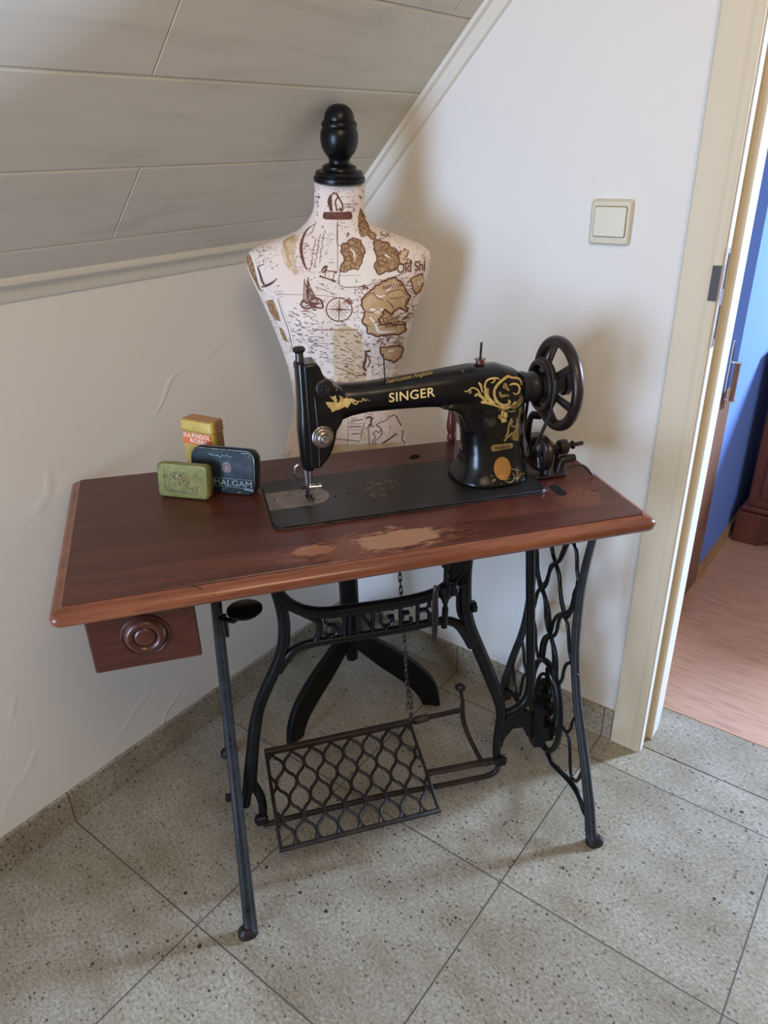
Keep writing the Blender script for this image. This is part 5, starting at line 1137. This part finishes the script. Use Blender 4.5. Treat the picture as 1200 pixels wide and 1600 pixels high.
for z in zs:
    xl = interp(SLr, z); xr = interp(SRr, z)
    if z < 0.66: xl *= 1.0-0.25*((0.66-z)/0.04)**2*0.3; xr *= 1.0-0.25*((0.66-z)/0.04)**2*0.3
    d = dep(z); cx = (xl+xr)/2; hx = (xr-xl)/2
    n = 64; ring = []
    shoulder = 1.20 < z < 1.275
    for k in range(n):
        t = 2*math.pi*k/n; c_, s_ = math.cos(t), math.sin(t)
        e = 2.1
        X = hx*math.copysign(abs(c_)**(2/e), c_); Y = d*math.copysign(abs(s_)**(2/e), s_)
        tt = 0.0
        # bust
        if s_ > 0:
            for bxp in (-0.062, 0.070):
                Y += 0.016*math.exp(-((X-bxp)/0.040)**2-((z-1.095)/0.050)**2)
        ring.append(DC+SIDE*(cx+X)+FRONT*(Y+0.018*z)+Vector((0, 0, z)))
    rings_.append(ring)
tm = MB().rings(rings_)
torso = part('torso', tm, M['fabric'], df, smooth=70, label='map-printed fabric body')
sub = torso.modifiers.new('subdivision', 'SUBSURF'); sub.levels = 1; sub.render_levels = 1
bpy.context.view_layer.update()
me3 = bpy.data.meshes.new_from_object(torso.evaluated_get(bpy.context.evaluated_depsgraph_get())); torso.modifiers.clear(); torso.data = me3
ST = Surface(torso)
# neck cap and knob
NB = DC+SIDE*0.0285+FRONT*0.034+Vector((0, 0, 1.355))
kn_ax = (Vector((0, 0, 1))+SIDE*0.045+FRONT*0.10).normalized()
part('neck_cap', MB().lathe(NB, kn_ax, [(0.045, -0.004), (0.0515, 0.000), (0.0525, 0.005), (0.0515, 0.009), (0.0480, 0.0105), (0.0490, 0.015), (0.0465, 0.019), (0.0360, 0.0215), (0.0340, 0.025), (0.0345, 0.028), (0.0, 0.028)], 56), M['black_wood'], df, smooth=40, label='turned black neck cap')
part('finial', MB().lathe(NB+kn_ax*0.0275, kn_ax, [(0.0340, 0.000), (0.0300, 0.003), (0.0215, 0.006), (0.0205, 0.011), (0.0235, 0.017), (0.0300, 0.024), (0.0350, 0.034), (0.0375, 0.046), (0.0375, 0.056), (0.0360, 0.064), (0.0335, 0.0685), (0.0350, 0.0710), (0.0350, 0.0765), (0.0330, 0.0800), (0.0295, 0.0820), (0.0300, 0.0850), (0.0270, 0.0950), (0.0215, 0.1030), (0.0130, 0.1085), (0.0, 0.1105)], 48), M['black_wood'], df, smooth=50, label='black turned wooden knob')
pole = part('pole', MB().lathe(DC+SIDE*0.004+Vector((0, 0, 0.60)), (0, 0, -1), [(0.0, -0.03), (0.030, -0.03), (0.030, 0.0), (0.0275, 0.02), (0.0255, 0.06), (0.0255, 0.322), (0.0225, 0.334), (0.0165, 0.340), (0.0165, 0.35), (0.0165, 0.46), (0.014, 0.4635), (0.0, 0.4635)], 32), M['black_wood'], df, smooth=45)
# tripod legs
feet = [(0.244, -0.501), (0.466, -0.181), (0.075, -0.135)]
LA = [(0.2503,-0.5026,0),(0.4615,-0.1743,0),(0.4615,-0.1743,0)]
feet[0] = (LA[0][0], LA[0][1]); feet[1] = (LA[1][0], LA[1][1])   # seen feet; the third points into the corner
for fx, fy in feet:
    d = Vector((fx, fy, 0))-Vector((DC.x, DC.y, 0)); R_ = d.length; d.normalize(); s_ = Vector((-d.y, d.x, 0))
    k = 1.0
    lo = [(0.010, 0.182), (0.030, 0.166), (0.052, 0.148), (0.086, 0.120), (0.118, 0.098), (0.150, 0.074), (0.176, 0.050), (0.194, 0.024), (0.202, 0.003)]
    hi = [(0.010, 0.236), (0.045, 0.228), (0.080, 0.207), (0.122, 0.184), (0.160, 0.160), (0.198, 0.130), (0.226, 0.096), (0.244, 0.056), (0.252, 0.003)]
    lo = [(Vector((a, 0, b))) for a, b in lo]; hi = [Vector((a, 0, b)) for a, b in hi]
    lo = catmull(lo, 3); hi = catmull(hi, 3)
    rg = []
    for A, B in zip(lo, hi):
        a3 = Vector((DC.x, DC.y, 0))+d*(A.x*k)+Vector((0, 0, max(0.003, A.z))); b3 = Vector((DC.x, DC.y, 0))+d*(B.x*k)+Vector((0, 0, max(0.003, B.z)))
        rg.append([a3-s_*0.0095, b3-s_*0.0095, b3+s_*0.0095, a3+s_*0.0095])
    part('leg', MB().rings(rg), M['black_wood'], df, smooth=40, bevel=0.003)
# seam piping round the shoulders
# ---- print on the fabric -------------------------------------------
ck = (370, 150, 3.636)
def pk(p): return cpx(p, *ck)
PR = M['print']
# arm plates
plateL = [(384, 391), (389, 397), (398, 425), (410, 455), (424, 490), (436, 525), (446, 560), (452, 590), (438, 560), (424, 520), (410, 478), (396, 440), (386, 410)]
mark('side_panel', ST, M['print_brown_tex'], torso, polys=[pk([(50, 895), (75, 900), (100, 960), (118, 1050), (140, 1110), (125, 1100), (85, 1020), (55, 950)]), pk([(165, 1165), (205, 1155), (235, 1230), (250, 1280), (222, 1275), (190, 1230)]), pk([(240, 1310), (262, 1325), (290, 1390), (280, 1400), (255, 1365)])])
for sp_, w_ in ((pk([(60, 880), (90, 900), (112, 985), (135, 1060), (180, 1110), (235, 1150), (265, 1240), (300, 1330), (325, 1440), (340, 1560)]), 3.4), (pk([(1090, 870), (1075, 900), (1070, 990), (1050, 1060)]), 3.0)):
    mark('seam_piping', ST, M['fabric_plain'], torso, strokes=[(sp_, w_)], lift=0.0009)
mark('seam_stitching', ST, PR, torso, strokes=[(pk([(235, 1150), (262, 1240), (296, 1330), (320, 1440)]), 1.0), (pk([(572, 715), (572, 1000)]), 0.6), (pk([(1068, 910), (1066, 1000)]), 0.7)], lift=0.0012)
# ground patches
mark('tan_ground', ST, M['print_ochre'], torso, polys=[pk([(550, 1340), (620, 1300), (700, 1340), (725, 1440), (735, 1590), (735, 1640), (560, 1640), (545, 1500)]),
     pk([(270, 820), (320, 790), (350, 800), (335, 850), (330, 930), (340, 1000), (300, 990), (265, 940), (250, 880)])], lift=0.0003)
mark('pale_sheet', ST, M['print_cream'], torso, polys=[pk([(585, 1000), (640, 985), (760, 870), (800, 900), (930, 960), (940, 1010), (780, 1040), (735, 1070), (590, 1080)])], lift=0.0003)
# island outlines
isl1 = pk([(590, 860), (605, 840), (625, 838), (640, 815), (670, 808), (700, 820), (715, 850), (725, 880), (715, 930), (705, 960), (680, 985), (640, 985), (600, 1000), (582, 990), (590, 960), (615, 930), (600, 905)])
isl2 = pk([(775, 830), (800, 820), (850, 830), (880, 860), (910, 880), (925, 920), (920, 960), (900, 990), (850, 1000), (810, 1015), (790, 990), (780, 960), (800, 920), (785, 880)])
neckp = pk([(690, 690), (700, 640), (715, 655), (725, 690), (740, 725), (760, 765), (790, 790), (780, 820), (760, 810), (740, 790), (710, 800), (695, 770), (690, 730)])
isl3 = pk([(715, 1150), (745, 1120), (780, 1090), (800, 1070), (845, 1050), (890, 1030), (920, 1050), (950, 1080), (965, 1110), (985, 1140), (960, 1180), (965, 1220), (930, 1205), (900, 1215), (870, 1240), (840, 1215), (830, 1245), (800, 1270), (830, 1300), (870, 1290), (920, 1300), (955, 1290), (960, 1330), (930, 1350), (880, 1360), (800, 1360), (745, 1350), (735, 1310), (715, 1280), (725, 1220), (710, 1190)])
isl4 = pk([(985, 1040), (1010, 1020), (1055, 1010), (1060, 1060), (1045, 1100), (1020, 1130), (1000, 1100)])
isl5 = pk([(810, 1430), (850, 1425), (930, 1420), (945, 1440), (925, 1490), (890, 1510), (850, 1500), (815, 1460)])
mark('map_land', ST, M['print_tan'], torso, polys=[isl3, isl4, isl5], lift=0.0004, label='tan islands of the printed map')
mark('map_land_dark', ST, M['print_brown_tex'], torso, polys=[isl1, isl2, neckp], lift=0.0004)
rs = random.Random(9)
def jag(p, amp=1.0, step=3.0):
    out = []
    for i in range(len(p)):
        a, b = p[i], p[(i+1) % len(p)]; L = math.hypot(b[0]-a[0], b[1]-a[1]); n = max(1, int(L/step))
        for k in range(n): out.append((a[0]+(b[0]-a[0])*k/n+rs.uniform(-amp, amp), a[1]+(b[1]-a[1])*k/n+rs.uniform(-amp, amp)))
    return out
mark('map_highlight', ST, M['print_cream'], torso, strokes=[(pk(p), w_) for p, w_ in (([(760, 1210), (800, 1225), (830, 1210)], [3, 7, 2]), ([(755, 1255), (790, 1300), (810, 1340), (900, 1335)], [2, 4, 5, 2]), ([(850, 1110), (880, 1085), (920, 1075)], [2, 4, 2]), ([(790, 1130), (820, 1140), (850, 1125)], [1.5, 3, 1]), ([(645, 870), (665, 890), (670, 930)], [2, 3, 1.5]), ([(840, 900), (870, 920)], [3, 2]), ([(1030, 1050), (1045, 1090)], [3, 2]), ([(860, 1450), (890, 1445)], [2, 3]))], lift=0.0006)
cst = [(jag(isl3, 1.4), 2.5, True), (jag(isl4, 1.0), 1.8, True), (jag(isl5, 1.2), 2.3, True), (jag(isl1, 1.4), 1.7, True), (jag(isl2, 1.4), 1.7, True), (jag(neckp, 1.0), 1.0, True)]
for k in range(7): cst.append((pk([(890+k*16-60, 1080-k*2), (895+k*16-60, 1100-k*3), (905+k*16-60, 1078-k*3)]), 1.0))
for k in range(6): cst.append((pk([(842+k*12, 1292-k), (846+k*12, 1316-k)]), 1.5))
cst += [(pk([(725, 1150), (770, 1120), (800, 1150), (830, 1160)]), 1.0), (pk([(840, 1130), (880, 1110), (930, 1100), (960, 1130)]), 1.0), (pk([(850, 1160), (880, 1190), (890, 1210)]), 1.4), (pk([(860, 1150), (900, 1150), (950, 1140)]), 1.0), (pk([(735, 1225), (770, 1230), (800, 1215), (830, 1235)]), 1.2), (pk([(780, 1290), (800, 1280), (815, 1300), (795, 1305)]), 1.4), (pk([(830, 1260), (840, 1300)]), 1.6), (pk([(720, 1290), (760, 1310)]), 1.0)]
mark('coastline', ST, PR, torso, strokes=cst, lift=0.0008, label='brown coastline drawing')
# hatching of sea and script
hs = []
def hatch(cx, cy, rx, ry, n, l0, l1, ang, w_=0.7, spread=0.25):
    for _ in range(n):
        x = cx+rs.uniform(-rx, rx); y = cy+rs.uniform(-ry, ry); l = rs.uniform(l0, l1); a = ang+rs.uniform(-spread, spread)
        hs.append(([(x, y), (x+l*math.cos(a), y+l*math.sin(a))], w_*rs.uniform(0.7, 1.3)))
q = lambda x, y: cpx([(x, y)], *ck)[0]
def H(x, y, rx, ry, n, l0, l1, a, w_=0.7, sp=0.25): c_ = q(x, y); hatch(c_[0], c_[1], rx/3.636, ry/3.636, n, l0, l1, a, w_, sp)
H(690, 1200, 24, 170, 70, 1, 3, 0.2, 0.7, 1.2)
H(830, 1395, 110, 30, 90, 2, 5, -0.1, 0.8)
H(900, 1260, 90, 28, 80, 2, 6, -0.1, 0.9)
H(980, 1180, 30, 90, 50, 2, 5, -0.2, 0.8, 0.5)
H(950, 1050, 36, 30, 30, 1, 4, 0.3, 0.8, 0.9)
H(700, 1100, 40, 22, 26, 1, 3, 0, 0.7, 0.9)
H(870, 1560, 110, 60, 120, 1, 4, 0.1, 0.7, 0.9)
H(650, 1440, 70, 110, 60, 3, 9, 0.35, 0.8, 0.25)
H(600, 1600, 90, 40, 40, 3, 8, 0.05, 0.7)
H(480, 1440, 90, 80, 60, 2, 8, 0.12, 0.7, 0.2)
H(370, 1300, 80, 110, 90, 2, 8, 0.25, 0.8, 0.5)
H(470, 1320, 70, 50, 30, 1, 4, 0.1, 0.6, 0.8)
H(170, 920, 60, 60, 40, 1, 4, 0.6, 0.7, 0.9)
H(230, 1110, 40, 40, 20, 1, 3, 0.6, 0.6, 0.9)
H(830, 800, 40, 30, 16, 1, 4, 0.6, 0.6, 0.9)
H(640, 640, 22, 20, 10, 3, 6, 0.05, 0.6, 0.1)
H(700, 540, 14, 40, 14, 1, 3, 1.2, 0.6, 0.6)
H(455, 560, 10, 60, 18, 1, 3, 1.2, 0.6, 0.6)
# lower part seen under the arm of the machine
H(600, 1790, 60, 70, 14, 5, 10, 0.0, 0.8, 0.05)
H(760, 1830, 50, 60, 40, 1, 4, -0.8, 0.8, 0.7)
mark('sea_hatching', ST, PR, torso, strokes=hs, lift=0.0007, ss=1)
lo_ = (500, 620, 7.5)
low = [(cpx(p, *lo_), w_) for p, w_ in (([(620, 560), (615, 520), (650, 470), (620, 430), (660, 400), (690, 420), (720, 370), (660, 340), (700, 300), (760, 280), (820, 230), (880, 210)], 1.2), ([(650, 560), (640, 520), (690, 480), (730, 410), (700, 380)], 1.0), ([(890, 220), (920, 280), (960, 360), (970, 420), (960, 500), (1000, 540)], 1.4), ([(560, 340), (570, 570)], 0.8), ([(575, 340), (585, 570)], 0.6), ([(540, 250), (600, 240), (590, 330), (570, 330)], 2.6), ([(730, 545), (800, 500), (870, 450), (900, 430)], 2.2), ([(530, 300), (490, 380), (480, 500)], 0.8), ([(330, 250), (325, 560)], 0.5), ([(170, 490), (250, 500), (370, 510), (470, 520)], 1.0), ([(360, 280), (500, 265)], 1.4), ([(340, 350), (480, 350)], 1.4), ([(370, 435), (460, 430)], 1.4), ([(350, 320), (510, 310)], 0.5), ([(340, 380), (470, 385)], 0.5))]
mark('lower_print', ST, PR, torso, strokes=low, lift=0.0008)
mark('lower_tan', ST, M['print_ochre'], torso, polys=[cpx([(480, 380), (540, 360), (530, 520), (500, 520), (470, 460)], *lo_), cpx([(90, 640), (110, 560), (300, 590), (560, 580), (740, 540), (1000, 530), (1000, 600), (100, 680)], *lo_)], lift=0.0005)
# compass
cc = q(581, 1213); CR = 20.2
cs = [(ell(cc[0], cc[1], CR, CR*0.9, 32), 1.5, True)]
for k in range(16):
    a = 2*math.pi*k/16+0.03; r0, r1 = (0.12, 0.80) if k % 2 == 0 else (0.45, 0.75)
    if k % 4 == 0: r0, r1 = 0.0, 0.97
    cs.append(([(cc[0]+CR*r0*math.cos(a), cc[1]+0.9*CR*r0*math.sin(a)), (cc[0]+CR*r1*math.cos(a), cc[1]+0.9*CR*r1*math.sin(a))], [2.6, 0.4] if k % 4 == 0 else [0.7, 0.3]))
cs.append((pk([(596, 1283), (598, 1288)]), 2.4))
mark('compass_rose', ST, PR, torso, strokes=cs, lift=0.0009, label='printed compass rose')
# ship
shp = [(pk([(365, 1180), (380, 1160), (400, 1180), (430, 1150), (470, 1155), (488, 1185), (480, 1205), (440, 1200), (400, 1210), (375, 1200)]), 2.4, True), (pk([(385, 1040), (378, 1180)]), 1.2), (pk([(405, 1030), (402, 1170)]), 1.4)]
for k in range(12): shp.append((pk([(385+rs.uniform(0, 22), 1040+rs.uniform(0, 40)), (378+k*8, 1170+rs.uniform(-10, 6))]), 0.8))
for k in range(14): shp.append((pk([(385+rs.uniform(0, 80), 1165+rs.uniform(0, 35)), (405+rs.uniform(0, 80), 1170+rs.uniform(0, 30))]), 1.2))
mark('sailing_ship', ST, PR, torso, strokes=shp, lift=0.0009, label='printed sailing ship')
# anchor, quill, scroll, neck figure
mark('anchor', ST, PR, torso, strokes=[(pk([(120, 975), (130, 1000), (145, 1050), (162, 1085)]), [1.6, 2.4, 2.8, 3]), (pk([(118, 970), (155, 955)]), 1.4), (pk([(140, 1085), (165, 1078), (200, 1062), (230, 1035)]), [1.4, 4.4, 3.4, 0.8])], lift=0.0009, label='printed anchor')
mark('scroll_drawing', ST, PR, torso, strokes=[(pk([(478, 1000), (495, 975), (512, 968), (500, 995), (485, 1005)]), [1, 3.4, 2, 3, 2]), (pk([(505, 992), (560, 1000)]), 1.4), (pk([(475, 1025), (520, 1040), (565, 1055)]), 2.0), (pk([(505, 992), (500, 1025)]), 1.0), (pk([(555, 1000), (545, 1045)]), 1.0), (pk([(560, 998), (566, 1006)]), 3.0), (pk([(480, 1022), (470, 1028)]), 3.0), (pk([(545, 1048), (556, 1056)]), 3.0)], lift=0.0009)
nk = [(pk([(495, 665), (650, 665)]), 3.0), (pk([(490, 682), (655, 682)]), 7.5), (pk([(500, 697), (650, 697)]), 3.0), (pk([(535, 560), (528, 600), (538, 655)]), [3, 7, 4]), (pk([(540, 560), (555, 550), (575, 570), (560, 600), (570, 655)]), 2.0), (pk([(575, 570), (600, 620), (595, 655)]), 2.2), (pk([(580, 640), (600, 655)]), 3.0), (pk([(600, 615), (690, 615)]), 0.7), (pk([(610, 632), (665, 630)]), 0.8), (pk([(560, 560), (580, 540)]), 0.8), (pk([(570, 720), (570, 840), (600, 845)]), 0.6), (pk([(585, 1000), (590, 1080), (735, 1078), (940, 1010)]), 0.9), (pk([(580, 1020), (700, 1020)]), 0.4)]
mark('neck_figure', ST, PR, torso, strokes=nk, lift=0.0009, label='printed figure on a plinth')
# curled tan flourishes and handwriting
cur = []
for (x, y, r) in ((318, 820, 16), (312, 885, 18), (296, 955, 18), (334, 998, 16)):
    cur.append((pk([(x+r*(1-k/14)*math.cos(k*0.75), y+r*(1-k/14)*math.sin(k*0.75)) for k in range(12)]), 1.6))
cur.append((pk([(330, 790), (270, 830), (285, 880), (290, 920), (310, 960)]), [2, 4, 5, 4, 3]))
mark('tan_flourish', ST, M['print_tan'], torso, strokes=cur, lift=0.0007)
arcs = [(pk([(440, 730), (400, 760), (375, 810), (365, 860), (370, 910), (385, 960), (400, 990)]), [0.8, 2, 3.6, 4.6, 4.4, 3, 1]), (pk([(450, 715), (430, 770), (410, 790)]), 0.8)]
for k in range(3):
    x0 = 415+k*26; pts = []
    for j in range(26):
        yy = 1000-k*25-j*9; pts.append((x0+j*1.6+rs.uniform(-5, 5), yy))
    arcs.append((pk(pts[:22]), 0.7))
mark('handwriting', ST, PR, torso, strokes=arcs, lift=0.0008)
mark('map_title', ST, PR, torso, polys=text_polys('Old Shi', (619.6, 427.2), (15.6, -1.9), (-0.3, -22.0), 1.0, 0, 0.96, 0.012), lift=0.0010, label='printed words Old Ship running into the shoulder seam')
mark('rhumb_lines', ST, PR, torso, strokes=[(pk(p), 0.5) for p in ([(150, 1125), (350, 1128), (500, 1135), (640, 1160)], [(450, 1085), (570, 1130)], [(500, 1285), (420, 1300)], [(440, 1330), (690, 1330)], [(390, 1190), (350, 1180)], [(450, 1400), (560, 1410)])], lift=0.0008)
tk = []
for k in range(22): tk.append((pk([(445+k*11.5, 1322), (445+k*11.5+rs.uniform(-2, 2), 1332)]), 0.9))
for k in range(6): tk.append((pk([(560+k*10, 1300), (564+k*10, 1304)]), 1.4))
mark('scale_ticks', ST, PR, torso, strokes=tk, lift=0.0008, ss=1)
mark('tied_figure', ST, PR, torso, strokes=[(pk(p), w_) for p, w_ in (([(735, 1460), (730, 1500), (720, 1540), (735, 1560)], 4.0), ([(725, 1450), (760, 1450)], 2.4), ([(745, 1470), (755, 1510), (740, 1540)], 2.0), ([(720, 1570), (730, 1590)], 3.0), ([(560, 1540), (620, 1560), (680, 1590), (725, 1575)], 1.0))], lift=0.0009)
